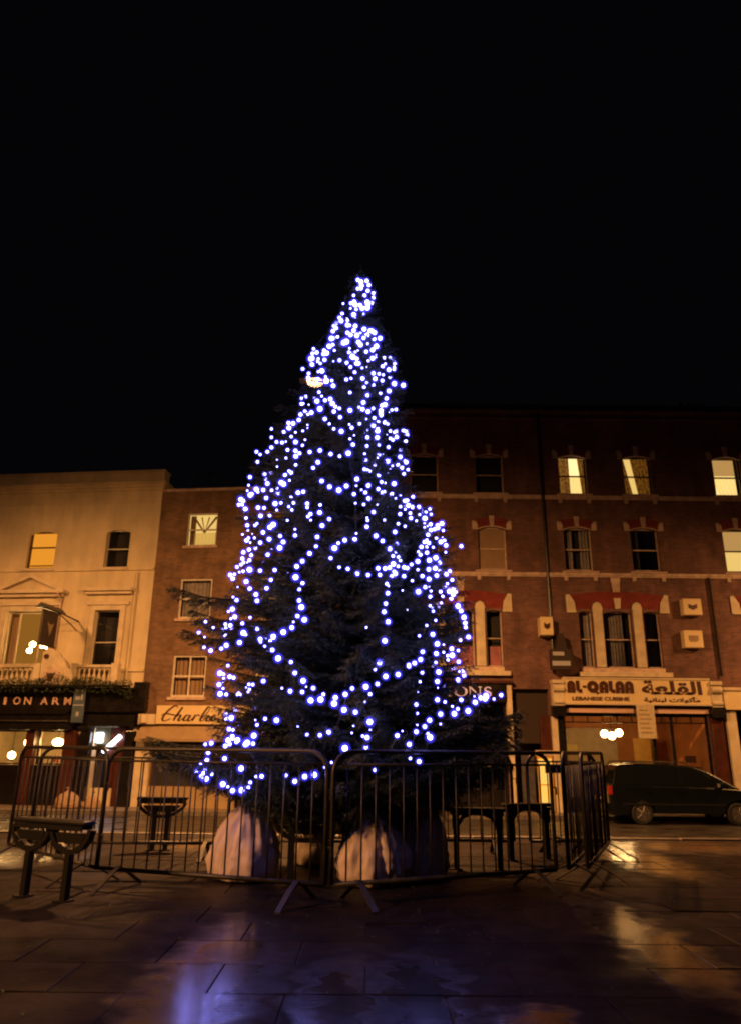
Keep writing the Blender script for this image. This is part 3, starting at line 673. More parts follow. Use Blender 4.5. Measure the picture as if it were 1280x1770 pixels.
# --- boxes on the wall
def alarm(u, z, w, h, d, label, mark):
    e = empty('wall_sign_box', (u, 27, z), 0, label, 'wall box', 'square boxes fixed to the terrace wall')
    bevel(MB().box(0, w, -d, -.03, 0, h).build('case', M['sign_cream'], e), .02)
    MB().box(w * .3, w * .7, -.03, 0, h * .3, h * .7).build('bracket', M['iron'], e)
    m = MB(); y0, y1 = -d - .012, -d - .001
    if mark == 0: m.prism([(w * .28, h * .42), (w * .5, h * .3), (w * .74, h * .42), (w * .74, h * .68), (w * .5, h * .58), (w * .28, h * .68)], y0, y1)
    else: m.prism([(w * .25, h * .45), (w * .32, h * .34), (w * .66, h * .34), (w * .75, h * .45), (w * .75, h * .7), (w * .25, h * .7)], y0, y1)
    m.build('emblem', M['tan'] if mark else M['sign_brown'], e)
alarm(6.14, 5.05, .46, .66, .5, 'pale square box with a dark emblem on the brick wall left of the three-light window', 0)
alarm(11.42, 5.86, .68, .6, .34, 'upper of the two pale square boxes right of the three-light window', 0)
alarm(11.32, 4.68, .68, .62, .34, 'lower of the two pale square boxes right of the three-light window', 1)
BK = empty('bracket_sign', (6.75, 27, 3.75), 0, 'dark projecting sign with two white bands beside the brown downpipe above the restaurant sign', 'sign')
MB().box(-.32, .38, -.75, -.3, .08, .78).prism([(-.1, .782), (.3, .782), (.2, 1.35), (.0, 1.35)], -.5, -.02).build('case', M['dark_paint'], BK)
MB().box(-.30, .1, -.765, -.752, .55, .68).box(-.33, .3, -.765, -.752, .2, .36).build('white_band', M['grey_panel'], BK)
MB().box(-.03, .05, -.3, 0, .3, .38).build('bracket', M['iron'], BK)

# ------------------------------------------------------------------ left row, turned 6.5 degrees
LA = math.radians(6.5)
def lframe(name, *a): return empty(name, (-4.6, 27.0, 0), -LA, *a)
PUB = lframe('pub', 'cream stuccoed three storey pub with pediment and dark shopfront at the left edge', 'building')
PX0, PX1 = -22.0, -3.58
pw = [(-8.82, -7.68, 7.62, 9.12), (-5.65, -4.69, 7.62, 9.12), (-9.25, -7.42, 3.93, 5.96), (-5.72, -4.74, 3.93, 5.96), (-12.2, -11.1, 7.62, 9.12), (-12.4, -11.2, 3.93, 5.96)]
pg = [(-9.9, -7.64, .45, 1.62), (-7.30, -6.22, .45, 1.62), (-5.20, -4.30, -.3, 1.75)]
wm = wall(PX0, PX1, -1.0, 10.7, pw + pg)
for o in pw[:2] + pw[4:5]: arch_fill(wm, o[0], o[1], o[3], .13, 0, .12)
wm.add([(PX1, 0, -1), (PX1, 9, -1), (PX1, 9, 11.2), (PX1, 0, 11.2)], [(0, 1, 2, 3)])
wm.build('wall', M['stucco'], PUB)
cm = MB()
for (z0, z1, p) in ((10.70, 10.80, .10), (10.802, 10.90, .22), (10.902, 11.0, .36), (11.002, 11.42, .12), (11.422, 11.5, .2)):
    cm.box(PX0, PX1 + p * .6, -p, .4, z0, z1)
cm.build('cornice', M['stucco'], PUB)
MB().box(PX0, PX1, .41, 9, 10.95, 11.05).build('roof', M['slate'], PUB)
MB().box(PX0, PX1 - .002, -.05, -.001, 10.18, 10.26).build('string_course', M['stucco'], PUB)
MB().box(PX0, PX1 - .002, -.10, -.001, 7.48, 7.60).build('string_course', M['stucco'], PUB)
MB().box(PX0, PX1 - .002, -.06, -.001, 3.70, 3.80).build('string_course', M['stucco'], PUB)
for o in pw[:2] + pw[4:5]:
    bevel(MB().box(o[0] - .1, o[1] + .1, -.16, -.101, 7.50, 7.6).build('sill', M['trim'], PUB), .01)
for o in pw[2:4] + pw[5:]:       # architraves
    a, b, c, d = o
    bevel(MB().box(a - .2, a, -.07, -.001, c, d + .18).box(b, b + .2, -.07, -.001, c, d + .18).box(a, b, -.07, -.001, d, d + .18).build('architrave', M['trim'], PUB), .01)
# hood over the narrow window, pediment over the wide one
for u in ((-5.23), (-11.8)):
    bevel(MB().box(u - .98, u + .98, -.34, -.001, 6.66, 6.78).build('hood', M['trim'], PUB), .01)
    MB().box(u - .9, u + .9, -.2, -.001, 6.56, 6.658).box(u - .82, u + .82, -.09, -.001, 6.16, 6.3).build('hood_moulding', M['trim'], PUB)
pc = -8.34
MB().box(pc - 1.42, pc + 1.42, -.36, -.001, 6.60, 6.72).build('pediment_base', M['trim'], PUB)
MB().prism([(pc - 1.42, 6.722), (pc - 1.12, 6.722), (pc, 7.19), (pc, 7.31)], -.36, -.001).prism([(pc + 1.12, 6.722), (pc + 1.42, 6.722), (pc, 7.31), (pc, 7.19)], -.36, -.001).build('pediment', M['trim'], PUB)
MB().prism([(pc - 1.1, 6.723), (pc + 1.1, 6.723), (pc, 7.18)], -.12, -.001).build('tympanum', M['stucco'], PUB)
MB().box(pc - 1.3, pc + 1.3, -.2, -.001, 6.48, 6.598).box(pc - 1.2, pc + 1.2, -.08, -.001, 6.17, 6.3).build('hood_moulding', M['trim'], PUB)
# windows
sash(PUB, *pw[0], 'red_wood', 'lit_amber', rail=.58, extra=[('blind_rail', MB().box(-8.8, -7.7, .3, .33, 7.78, 7.82), 'red_wood')])
sash(PUB, *pw[1], 'white_paint', 'void', fw=.035, rail=.5)
sash(PUB, *pw[4], 'white_paint', 'void', fw=.035, rail=.5)
sash(PUB, *pw[2], 'trim', 'lit_pub', fw=.06, rail=0, mull=(-8.78, -7.88), deep=1.7, extra=[
    ('curtain', wavy(-9.3, -8.95, 3.9, 6.0, .45, 3), 'blind'), ('curtain', wavy(-7.7, -7.3, 3.9, 6.0, .45, 3), 'blind')])
sash(PUB, *pw[3], 'white_paint', 'void', fw=.03, rail=.42)
sash(PUB, *pw[5], 'white_paint', 'void', fw=.03, rail=.42)
PC = lframe('pub_chandelier', 'cluster of glowing globes seen through the wide upper pub window under the pediment', 'lamp')
MB().tube([(-8.2, 1.2, 6.2), (-8.2, 1.2, 4.9)], .015).tube([(-8.75, 1.2, 4.95), (-8.2, 1.2, 4.9), (-7.75, 1.2, 4.7)], .015).build('frame', M['iron'], PC)
gl = None
for x, z, r in ((-8.72, 4.86, .09), (-8.3, 4.86, .12), (-8.0, 4.80, .14), (-7.72, 4.66, .11), (-8.82, 4.62, .08)):
    gl = copy_of(gl, PC) if gl else MB().ball((0, 0, 0), 1.0, 12, 8).build('globe', M['globe'], PC, True)
    gl.location = (x, 1.15, z); gl.scale = (r * 1.25, r * 1.25, r * 1.25)
# balustrade of turned balusters
bal = None
for a, b in ((-11.0, -7.55), (-5.95, -4.6)):
    bevel(MB().box(a, b, -.52, -.30, 3.80, 3.90).build('balustrade_rail', M['trim'], PUB), .01)
    MB().box(a, b, -.52, -.30, 3.12, 3.20).build('balustrade_base', M['trim'], PUB)
    n = int((b - a) / .19)
    for i in range(n):
        bal = copy_of(bal, PUB) if bal else MB().lathe([(.05, 0), (.05, .08), (.03, .12), (.07, .28), (.03, .42), (.045, .50), (.05, .60)], (0, 0, 0), 8).build('baluster', M['trim'], PUB, True)
        bal.location = (a + .1 + (b - a - .2) * i / (n - 1), -.41, 3.2)
for a, b in ((-7.55, -7.3), (-6.15, -5.95), (-4.6, -4.35)): MB().box(a, b, -.54, -.28, 3.1, 3.95).build('balustrade_post', M['trim'], PUB)
# curved crest with a medallion
cr = [(-7.3, 3.1)] + [(-6.15, 3.1)] + [(-6.15, 3.7), (-6.3, 3.8), (-6.45, 4.05), (-6.65, 4.3), (-6.9, 4.45), (-7.15, 4.47), (-7.3, 4.35)]
bevel(MB().prism(cr, -.50, -.34).build('crest', M['trim'], PUB), .02)
bevel(MB().lathe([(.42, -.56), (.42, -.502)], (-6.82, 0, 3.52), 20, 'y').build('medallion', M['trim'], PUB), .02)
mm = MB().lathe([(.32, -.60), (.32, -.562)], (-6.82, 0, 3.52), 20, 'y'); mm.build('medallion_centre', M['stone_dull'], PUB)
MB().prism([(-7.0, 3.62), (-6.93, 3.5), (-6.87, 3.3), (-6.78, 3.3), (-6.71, 3.5), (-6.64, 3.62), (-6.74, 3.58), (-6.82, 3.6), (-6.9, 3.58)], -.63, -.602).lathe([(.09, -.55), (.09, -.502)], (-7.12, 0, 4.2), 12, 'y').build('emblem', M['sign_brown'], PUB)
MB().tube([(-4.22, -.07, 7.4), (-4.22, -.07, 3.2)], .05).build('downpipe', M['stucco'], PUB)
MB().tube([(-7.12, -.42, 6.6), (-7.12, -.10, 6.3), (-7.12, -.10, 4.5)], .045).build('downpipe', M['stone_dull'], PUB)
# pub front
MB().box(-12, -3.62, -.50, -.002, 3.02, 3.09).build('fascia_cornice', M['black_gloss'], PUB)
MB().box(-12, -3.62, -.34, -.002, 2.26, 3.018).build('fascia', M['black_gloss'], PUB)
MB().box(-12, -6.1, -.46, -.002, 2.17, 2.258).box(-12, -5.9, -.40, -.002, 1.63, 2.168).build('pelmet', M['black_gloss'], PUB)
MB().tube([(-12, -.44, 1.93), (-6.0, -.44, 1.93)], .03).build('pelmet_rail', M['galv'], PUB)
MB().box(-5.88, -3.62, -.34, -.002, 1.78, 2.168).box(-3.75, -3.3, -.36, -.02, 2.3, 3.3).build('pelmet', M['black_gloss'], PUB)
for a, b, k in ((-10.2, -9.91, 'red_wood'), (-7.63, -7.31, 'red_wood'), (-6.21, -5.78, 'red_wood'), (-5.6, -5.22, 'black_gloss'), (-3.95, -3.62, 'black_gloss')):
    bevel(MB().box(a, b, -.24, -.003, -.88, 1.62).build('pilaster', M[k], PUB), .015)
MB().box(-12, -6.22, -.14, -.004, -.88, .44).build('stall_riser', M['black_gloss'], PUB)
MB().box(-4.62, -4.30, .06, .12, -.88, 1.3).build('door', M['red_wood'], PUB)
MB().box(-5.20, -4.63, .09, .12, 1.15, 1.75).build('blind', M['greenglass'], PUB)
MB().box(-4.62, -4.31, .13, .16, 1.3, 1.75).build('transom', M['red_wood'], PUB)
MB().box(-4.28, -3.96, -.1, -.003, -.88, 1.77).build('door_panel', M['red_wood'], PUB)
for a, b in ((-9.9, -7.64), (-7.30, -6.22)):
    w = MB().box(a, a + .05, .05, .12, .45, 1.62).box(b - .05, b, .05, .12, .45, 1.62).box(a + .05, b - .05, .05, .12, .45, .5).box(a + .05, b - .05, .05, .12, 1.57, 1.62).build('window', M['black_gloss'], PUB)
    MB().add([(a + .05, .09, .5), (b - .05, .09, .5), (b - .05, .09, 1.57), (a + .05, .09, 1.57)], [(0, 1, 2, 3)]).build('pane', M['glass'], w)
R = MB().use(0); a, b = -9.95, -5.8
R.add([(a, 3, -.86), (b, 3, -.86), (b, 3, 2), (a, 3, 2)], [(0, 1, 2, 3)]); R.add([(a, .3, 1.85), (b, .3, 1.85), (b, 3, 1.85), (a, 3, 1.85)], [(3, 2, 1, 0)])
R.add([(b, .3, -.86), (b, 3, -.86), (b, 3, 2), (b, .3, 2)], [(3, 2, 1, 0)]); R.add([(a, .3, -.86), (a, 3, -.86), (a, 3, 2), (a, .3, 2)], [(0, 1, 2, 3)])
R.build('bar_room', M['plaster'], PUB)
MB().add([(-5.25, .6, -.86), (-4.25, .6, -.86), (-4.25, .6, 2), (-5.25, .6, 2)], [(0, 1, 2, 3)]).build('lobby', M['dim_room'], PUB)
for i in range(9):
    MB().lathe([(.04, 0), (.04, .16), (.015, .22), (.015, .28)], (-7.2 + i * .11, 1.0, .52), 8).build('bottle', M['tail'] if i % 3 else M['clear'], PUB)
def lamp(x, y, z, r, label, sx=1.0, m='globe'):
    e = lframe('bar_lamp', label, 'lamp', 'lamps lit inside the pub')
    MB().tube([(x, y, z + r), (x, y, 1.84)], .01).build('cord', M['iron'], e)
    o = MB().ball((0, 0, 0), r, 12, 8).build('globe', M[m], e, True); o.location = (x, y, z); o.scale = (sx, 1, 1)
lamp(-8.05, .8, 1.2, .19, 'large glowing globe lamp in the left pub window, brightest there')
lamp(-6.95, .8, 1.22, .14, 'oval glowing lamp in the narrow pub window left of the dark columns', 1.5)
lamp(-8.75, .9, .75, .13, 'low glowing lamp at the very left edge of the pub window')
lamp(-6.42, .5, 1.02, .06, 'tiny glowing lamp by the dark pub column')
e = lframe('led_panel', 'small square cool white light in the pub entrance left of the slanted tube', 'lamp')
bevel(MB().box(-5.14, -4.86, .0, .05, 1.22, 1.56).build('panel', M['led'], e), .03)
e = lframe('tube_light', 'slanted cool white strip light in the pub entrance', 'lamp')
MB().tube([(-4.80, .03, .92), (-4.14, -.20, 1.44)], .075, 10).build('tube', M['led'], e, True)
MB().tube([(-4.14, -.20, 1.44), (-4.05, -.2, 1.77)], .015).build('bracket', M['iron'], e)
PS = lframe('pub_sign_lettering', 'row of pale italic capitals reading ION ARM on the black pub fascia', 'sign')
for ch, u in (('I', -8.79), ('O', -8.34), ('N', -7.92), ('A', -7.29), ('R', -6.85), ('M', -6.40)):
    text_part('letter', ch, .3, u + .24 - (.05 if ch == 'I' else .14), -.36, 2.50, .1 if ch == 'I' else .27, .26, M['sign_pink'], PS, .004)
# trailing plants over the fascia
PL = lframe('fascia_planting', 'long dark row of trailing plants along the top of the pub fascia', 'plants')
m = MB(); random.seed(3)
for i in range(7000):
    u = random.uniform(-12, -3.7); cl = .5 + .5 * math.sin(u * 3.1) * math.sin(u * 1.3 + 1)
    z = 3.1 + random.random() ** 1.3 * (.18 + .3 * cl); 
    if random.random() < .2: z = random.uniform(2.9, 3.1)
    if u > -4.3: z -= (u + 4.3) * .4
    yy = random.uniform(-.78, -.53); s = random.uniform(.03, .07)
    d = [Vector((random.gauss(0, 1), random.gauss(0, 1), random.gauss(0, 1))).normalized() * s for _ in range(2)]
    c = Vector((u, yy, z)); m.add([c, c + d[0], c + d[0] * .6 + d[1]], [(0, 1, 2)])
m.build('foliage', M['leaf'], PL)
MB().box(-12, -3.8, -.74, -.56, 3.092, 3.17).build('trough', M['black_gloss'], PL)
# hanging pub sign
HS = lframe('hanging_pub_sign', 'dark hanging pub sign board with small roof, on a bracket between upper pub windows', 'sign')
hu = -6.35
MB().tube([(hu, -.02, 5.55), (hu, -2.75, 5.72)], .03).tube([(hu, -.02, 5.2), (hu, -1.5, 5.62)], .02).build('bracket', M['iron'], HS)
bevel(MB().box(hu - .04, hu + .04, -2.5, -1.45, 4.35, 5.58).build('board', M['dark_paint'], HS), .01)
MB().box(hu - .055, hu - .042, -2.45, -2.4, 4.4, 5.5).box(hu + .042, hu + .055, -1.55, -1.5, 4.4, 5.5).build('trim_strip', M['sign_pink'], HS)
m = MB(); m.v = []
m.add([(hu + .05, -2.2, 5.2), (hu + .05, -1.98, 4.7), (hu + .05, -1.76, 5.2), (hu + .05, -1.98, 5.1)], [(0, 1, 3), (1, 2, 3)]); m.build('emblem', M['tan'], HS)
MB().add([(hu - .18, -2.7, 5.6), (hu + .18, -2.7, 5.6), (hu + .18, -1.25, 5.6), (hu - .18, -1.25, 5.6), (hu, -2.7, 5.78), (hu, -1.25, 5.78)],
         [(0, 4, 5, 3), (1, 2, 5, 4), (0, 1, 4), (3, 5, 2), (0, 3, 2, 1)]).build('little_roof', M['iron'], HS)
# blue-grey hanging panel
BS = lframe('street_banner', 'tall grey-blue hanging panel with pale unreadable print in front of the pub fascia', 'sign')
bevel(MB().box(-5.87, -5.43, -.56, -.52, 1.88, 3.15).build('board', M['blue_sign'], BS), .01)
MB().box(-5.79, -5.52, -.564, -.561, 2.92, 3.05).box(-5.79, -5.62, -.564, -.561, 2.66, 2.78).box(-5.59, -5.51, -.564, -.561, 2.66, 2.84).box(-5.85, -5.45, -.564, -.561, 2.46, 2.5).box(-5.70, -5.60, -.564, -.561, 2.1, 2.25).build('print', M['grey_panel'], BS)
MB().box(-5.86, -5.44, -.55, -.34, 3.155, 3.18).build('bracket', M['iron'], BS)

# --- narrow brick house with the script sign
BH = lframe('brick_house', 'narrow brown brick house with white sash windows between the pub and the tree', 'building')
BX0, BX1 = -3.56, 3.78
bw = [(-2.46, -1.26, 8.40, 9.72), (-2.51, -1.28, 5.62, 7.12), (-2.52, -1.27, 2.80, 4.28)]
bw += [(a + 3.1, b + 3.1, c, d) for a, b, c, d in bw]
bs = [(-3.0, 3.4, -.2, 1.33)]
wm = wall(BX0, BX1, -1.0, 10.62, bw + bs)
wm.add([(BX1, 0, -1), (BX1, 2, -1), (BX1, 2, 10.62), (BX1, 0, 10.62)], [(0, 1, 2, 3)])
wm.build('wall', M['brick_brown'], BH)
MB().box(BX0, BX1, -.05, .3, 10.622, 10.72).build('coping', M['stone_dull'], BH)
MB().box(BX0, BX1, .31, 8, 10.5, 10.6).build('roof', M['slate'], BH)
for i, o in enumerate(bw):
    a, b, c, d = o; mid = (a + b) / 2
    if i == 0:
        cur = MB().prism([(a + .05, 9.05), (mid - .05, 9.05), (a + .28, 9.68), (a + .05, 9.68)][::1], .3, .31)
        cur2 = MB().ribbon([(a + .15, 9.65), (mid, 9.02), (b - .15, 9.65)], .09, .32, .335).ribbon([(a + .45, 9.65), (mid, 9.02), (b - .45, 9.65)], .05, .34, .355)
        sash(BH, a, b, c, d, 'white_paint', 'lit_cream', fw=.05, y=.06, rail=.5, extra=[('net_curtain', wavy(a + .1, b - .1, c, c + .62, .36, 7, .03), 'sheer'), ('curtain', wavy(a, a + .22, c, d, .4, 2), 'blind'), ('swag', cur2, 'blind'), ('curtain', wavy(b - .14, b, c, d, .4, 1), 'blind')])
    else:
        sash(BH, a, b, c, d, 'white_paint', 'void', fw=.06, y=.04, rail=.5, mull=(mid,) if i % 3 == 2 else (), extra=[('curtain', wavy(a + .05, b - .05, c, d, .3, 7, .02), 'curtain' if i % 3 == 1 else 'blind')])
    bevel(MB().box(a - .08, b + .08, -.10, -.001, c - .1, c - .003).build('sill', M['stone_dull'], BH), .01)
bevel(MB().box(-3.54, -3.02, -.16, -.002, -.88, 1.32).build('pilaster', M['trim'], BH), .01)
bevel(MB().box(3.3, 3.76, -.16, -.002, -.88, 1.32).build('pilaster', M['trim'], BH), .01)
MB().box(-3.52, -2.90, -.26, -.002, 1.86, 2.20).tube([(-3.30, -.3, 1.9), (-3.30, -.3, 2.16)], .12, 10).build('console', M['trim'], BH)
MB().add([(-3.45, -.05, 1.85), (3.6, -.05, 1.85), (3.6, -.55, 1.36), (-3.45, -.55, 1.36)], [(3, 2, 1, 0)]).box(-3.45, 3.6, -.55, -.53, 1.28, 1.358).build('awning', M['tan'], BH)
MB().box(-3.0, 3.3, -.1, -.003, -.88, -.2).build('stall_riser', M['tan'], BH)
MB().box(-3.0, 3.3, .28, .3, -.2, 1.33).build('shutter', M['void'], BH)
AE = lframe('roof_aerial', 'thin television aerial on the roof of the narrow brick house', 'aerial')
MB().tube([(-2.3, 1.5, 10.6), (-2.3, 1.5, 12.0)], .018).build('mast', M['iron'], AE)
m = MB().tube([(-2.75, 1.5, 11.9), (-1.85, 1.5, 11.9)], .012)
for i in range(7): m.tube([(-2.7 + i * .13, 1.25, 11.9), (-2.7 + i * .13, 1.75, 11.9)], .008, 5)
m.build('antenna', M['iron'], AE)
CS = lframe('script_shop_sign', 'cream shop sign with Charlie\'s in brown handwriting, just left of the tree', 'sign')
sgn = bevel(MB().box(-2.88, .55, -.24, -.002, 1.87, 2.50).build('board', M['sign_cream'], CS), .01)
m = MB(); sx, sz = .33, .36; ox, oz = -2.72, 1.97
strokes = [
    [(1.35, 1.42), (1.2, 1.6), (.95, 1.55), (.55, 1.1), (.25, .55), (.2, .15), (.45, .0), (.9, .25)], [(.05, .62), (.5, .78), (1.2, .62), (1.6, .7)],
    [(1.75, 1.45), (1.35, .5), (1.2, .05)], [(1.3, .4), (1.6, .62), (1.75, .55), (1.6, .1), (1.75, .05), (2.0, .3)],
    [(2.55, .6), (2.25, .6), (2.05, .2), (2.2, .03), (2.45, .3), (2.6, .62), (2.45, .1), (2.6, .03), (2.85, .3)],
    [(3.05, .65), (2.85, .05)], [(2.95, .4), (3.2, .65), (3.4, .58)],
    [(3.45, .1), (4.05, .9), (4.15, 1.45), (3.95, 1.4), (3.6, .5), (3.55, .1), (3.75, .05), (4.0, .35)],
    [(4.25, .62), (4.05, .1), (4.2, .03), (4.45, .35)], [(4.4, .95), (4.45, 1.03)],
    [(4.5, .3), (4.8, .5), (4.75, .65), (4.55, .5), (4.5, .12), (4.7, .02), (5.0, .3)],
    [(5.2, 1.2), (5.1, .95)], [(5.2, .3), (5.45, .65), (5.5, .3), (5.4, .05), (5.2, .08)]]
for st in strokes:
    P = []
    for i in range(len(st) - 1):      # smooth the pen line
        p0 = st[max(0, i - 1)]; p1 = st[i]; p2 = st[i + 1]; p3 = st[min(len(st) - 1, i + 2)]
        for k in range(4):
            t = k / 4; P.append(tuple(.5 * ((2 * p1[j]) + (-p0[j] + p2[j]) * t + (2 * p0[j] - 5 * p1[j] + 4 * p2[j] - p3[j]) * t * t + (-p0[j] + 3 * p1[j] - 3 * p2[j] + p3[j]) * t ** 3) for j in (0, 1)))
    P.append(st[-1])
    Q = [(ox + (p + q * .12) * sx * 1.25, oz + q * sz * .9) for p, q in P]
    W = []
    for i in range(len(Q)):
        a, b = Q[max(0, i - 1)], Q[min(len(Q) - 1, i + 1)]; dz = (b[1] - a[1]) / (math.hypot(b[0] - a[0], b[1] - a[1]) or 1)
        W.append(.026 + .045 * max(0, -dz))
    MB().ribbon(Q, W, -.262, -.243).build('pen_stroke', M['sign_brown'], CS)

# ------------------------------------------------------------------ rubbish sacks outside the pub
def sack(name, loc, w, d, h, label, tilt=0.0, seed=1, matn='sack', neck=True, grp=None):
    random.seed(seed); e = empty(name, loc, random.uniform(0, 6), label, 'sack', grp)
    m = MB(); seg, rings = 96, 36; ph = [random.uniform(0, 6) for _ in range(8)]
    prof = [(0.70, 0), (.90, .02), (.99, .1), (1.0, .24), (.96, .38), (.86, .52), (.71, .66), (.53, .78), (.33, .88), (.15, .95), (.05, 1.0)]
    def pr(t):
        s = t * (len(prof) - 1); i = min(int(s), len(prof) - 2); f = s - i
        return tuple(prof[i][j] * (1 - f) + prof[i + 1][j] * f for j in (0, 1))
    vs = []
    for j in range(rings + 1):
        r, z = pr(j / rings)
        for i in range(seg):
            a = 2 * PI * i / seg
            f = 1 + .06 * math.sin(3 * a + ph[0] + z) + .035 * math.sin(5 * a + ph[1] + z * 4) + (.16 * abs(math.sin(5 * a + ph[2])) ** .6 + .06 * math.sin(17 * a + ph[3]) - .06) * z - .09 * max(0, math.sin(4 * a + ph[5] + 2.5 * z)) ** 6
            q = Vector((math.cos(a) * 2.2 + seed * 3, math.sin(a) * 2.2, z * 2.4)); f += .13 * mnoise.noise(q) + .10 * abs(mnoise.noise(q * 2.7)) + .05 * mnoise.noise(q * 6)
            vs.append((r * f * w / 2 * math.cos(a) + tilt * z * z, r * f * d / 2 * math.sin(a), z * h * (1 + .06 * mnoise.noise(q * 1.3) * min(1, 3 * r))))
    m.add(vs, [(j * seg + i, j * seg + (i + 1) % seg, (j + 1) * seg + (i + 1) % seg, (j + 1) * seg + i) for j in range(rings) for i in range(seg)])
    m.build('body', M[matn], e, True)
    if neck:
        n = MB()
        n.lathe([(.035, 0), (.02, .03), (.024, .045), (.05, .08), (.075, .10), (.06, .12)], (tilt, 0, h * .97), 9); n.build('gathered_neck', M[matn], e)
    return e
sack('rubbish_sack', (-10.0, 26.5, -.88), .95, .7, .55, 'larger pale rubbish sack on the far pavement outside the pub', .05, 11, 'blind', grp='rubbish sacks outside the pub')
sack('rubbish_sack', (-9.2, 26.5, -.88), .6, .5, .42, 'smaller pale rubbish sack outside the pub, on the right of the pair', -.03, 12, 'blind', grp='rubbish sacks outside the pub')

# ------------------------------------------------------------------ parked car
CAR = empty('parked_car', (9.75, 24.95, -1.0), 0, 'dark people carrier parked outside the restaurant, facing right', 'car')
def arch_pts(cx, r, zb, n=10): 
    a0 = math.asin((zb - .33) / r) if zb > .33 else 0
    return [(cx + r * math.cos(t), .33 + r * math.sin(t)) for t in [a0 + (PI - 2 * a0) * i / n for i in range(n + 1)]]
low = [(-2.38, .42), (-2.30, .26)]
ra = arch_pts(-1.42, .40, .3)[::-1]; fa = arch_pts(1.48, .40, .3)[::-1]
low += ra + fa + [(2.32, .26), (2.42, .45), (2.42, .72), (2.25, .88), (1.6, 1.03), (.6, 1.08), (-2.28, 1.12), (-2.40, .95)]
def loft(poly, hw, inset_top=0.0):
    n = len(poly); rings = []
    for yy, sc_ in ((-hw, .94), (-hw * .985, .985), (-hw * .9, 1.0), (hw * .9, 1.0), (hw * .985, .985), (hw, .94)):
        rings.append([(x * (sc_ if abs(x) > 2 else 1), yy + 0, .62 + (z - .62) * (sc_ if abs(z - .62) > .35 and abs(x) != 0 and z > .8 else 1)) for x, z in poly])
    m = MB(); m.add([v for r in rings for v in r], [])
    o = 0
    for k in range(5):
        for i in range(n): m.f.append((k * n + (i + 1) % n, k * n + i, (k + 1) * n + i, (k + 1) * n + (i + 1) % n)); m.mi.append(0)
    m.f.append(tuple(range(n))); m.mi.append(0); m.f.append(tuple(5 * n + i for i in range(n - 1, -1, -1))); m.mi.append(0)
    return m
loft(low, .92).build('body', M['carpaint'], CAR, False)
def hw(z): return .88 - (z - 1.08) * .30
gp = [(-2.27, 1.08), (.9 + .75, 1.02), (1.25, 1.27), (.75, 1.55), (.35, 1.68), (-.4, 1.755), (-1.4, 1.76), (-2.0, 1.70), (-2.14, 1.55)]
m = MB(); n = len(gp)
m.add([(x, -hw(z), z) for x, z in gp] + [(x, hw(z), z) for x, z in gp], [tuple(range(n)), tuple(range(2 * n - 1, n - 1, -1))] + [((i + 1) % n, i, n + i, n + (i + 1) % n) for i in range(n)])
bevel(m.build('cabin', M['carpaint'], CAR), .05, 3)
for s in (-1, 1):
    for q in ([(-2.08, 1.15), (-1.25, 1.14), (-1.25, 1.60), (-1.98, 1.57)], [(-1.18, 1.14), (-.18, 1.13), (-.18, 1.62), (-1.18, 1.61)], [(-.1, 1.13), (.95, 1.12), (.55, 1.48), (.25, 1.60), (-.1, 1.62)], [(1.02, 1.12), (1.28, 1.1), (.98, 1.33)]):
        m = MB(); m.add([(x, s * (hw(z) + .006), z) for x, z in q], [tuple(range(len(q))) if s < 0 else tuple(range(len(q) - 1, -1, -1))]); m.build('side_window', M['carglass'], CAR)
    m = MB().box(-.14, .06, 0, .02, 0, .025); h = m.build('door_handle', M['carpaint'], CAR); h.location = (.1 - .2, s * .925 - (.02 if s < 0 else 0), .92)
    copy_of(h, CAR, (-1.15, s * .925 - (.02 if s < 0 else 0), .92))
    mir = bevel(MB().box(.95, 1.12, min(s * .86, s * 1.08), max(s * .86, s * 1.08), 1.08, 1.22).build('wing_mirror', M['carpaint'], CAR), .03)
    bevel(MB().box(.945, .949, min(s * .9, s * 1.06), max(s * .9, s * 1.06), 1.1, 1.2).build('mirror_glass', M['clear'], mir), .001)
    bevel(MB().box(-2.425, -2.28, min(s * .84, s * .932), max(s * .84, s * .932), .84, 1.10).build('tail_light', M['tail'], CAR), .03)
    bevel(MB().box(2.2, 2.40, min(s * .62, s * .9), max(s * .62, s * .9), .62, .8).build('headlight', M['clear'], CAR), .03)
    MB().box(-2.0, 1.1, min(s * .921, s * .93), max(s * .921, s * .93), .56, .62).build('trim_strip', M['iron'], CAR)
    MB().tube([(-1.9, s * .66, 1.735), (-1.8, s * .66, 1.80), (.1, s * .66, 1.80), (.25, s * .66, 1.71)], .018).build('roof_rail', M['galv'], CAR)
MB().box(-2.512, -2.501, -.26, .26, .66, .77).box(-2.505, -2.39, -.05, .05, .68, .75).build('number_plate', M['yellow_door'], CAR)
MB().add([(-2.277, -.72, 1.17), (-2.277, .72, 1.17), (-2.16, .66, 1.56), (-2.16, -.66, 1.56)], [(3, 2, 1, 0)]).build('rear_window', M['carglass'], CAR)
MB().add([(1.60, -.78, 1.075), (1.60, .78, 1.075), (.80, .66, 1.535), (.80, -.66, 1.535)], [(0, 1, 2, 3)]).build('windscreen', M['carglass'], CAR)
bevel(MB().box(-2.5, -2.3, -.84, .84, .36, .6).build('rear_bumper', M['carpaint'], CAR), .05)
bevel(MB().box(2.35, 2.5, -.8, .8, .34, .58).build('front_bumper', M['carpaint'], CAR), .05)
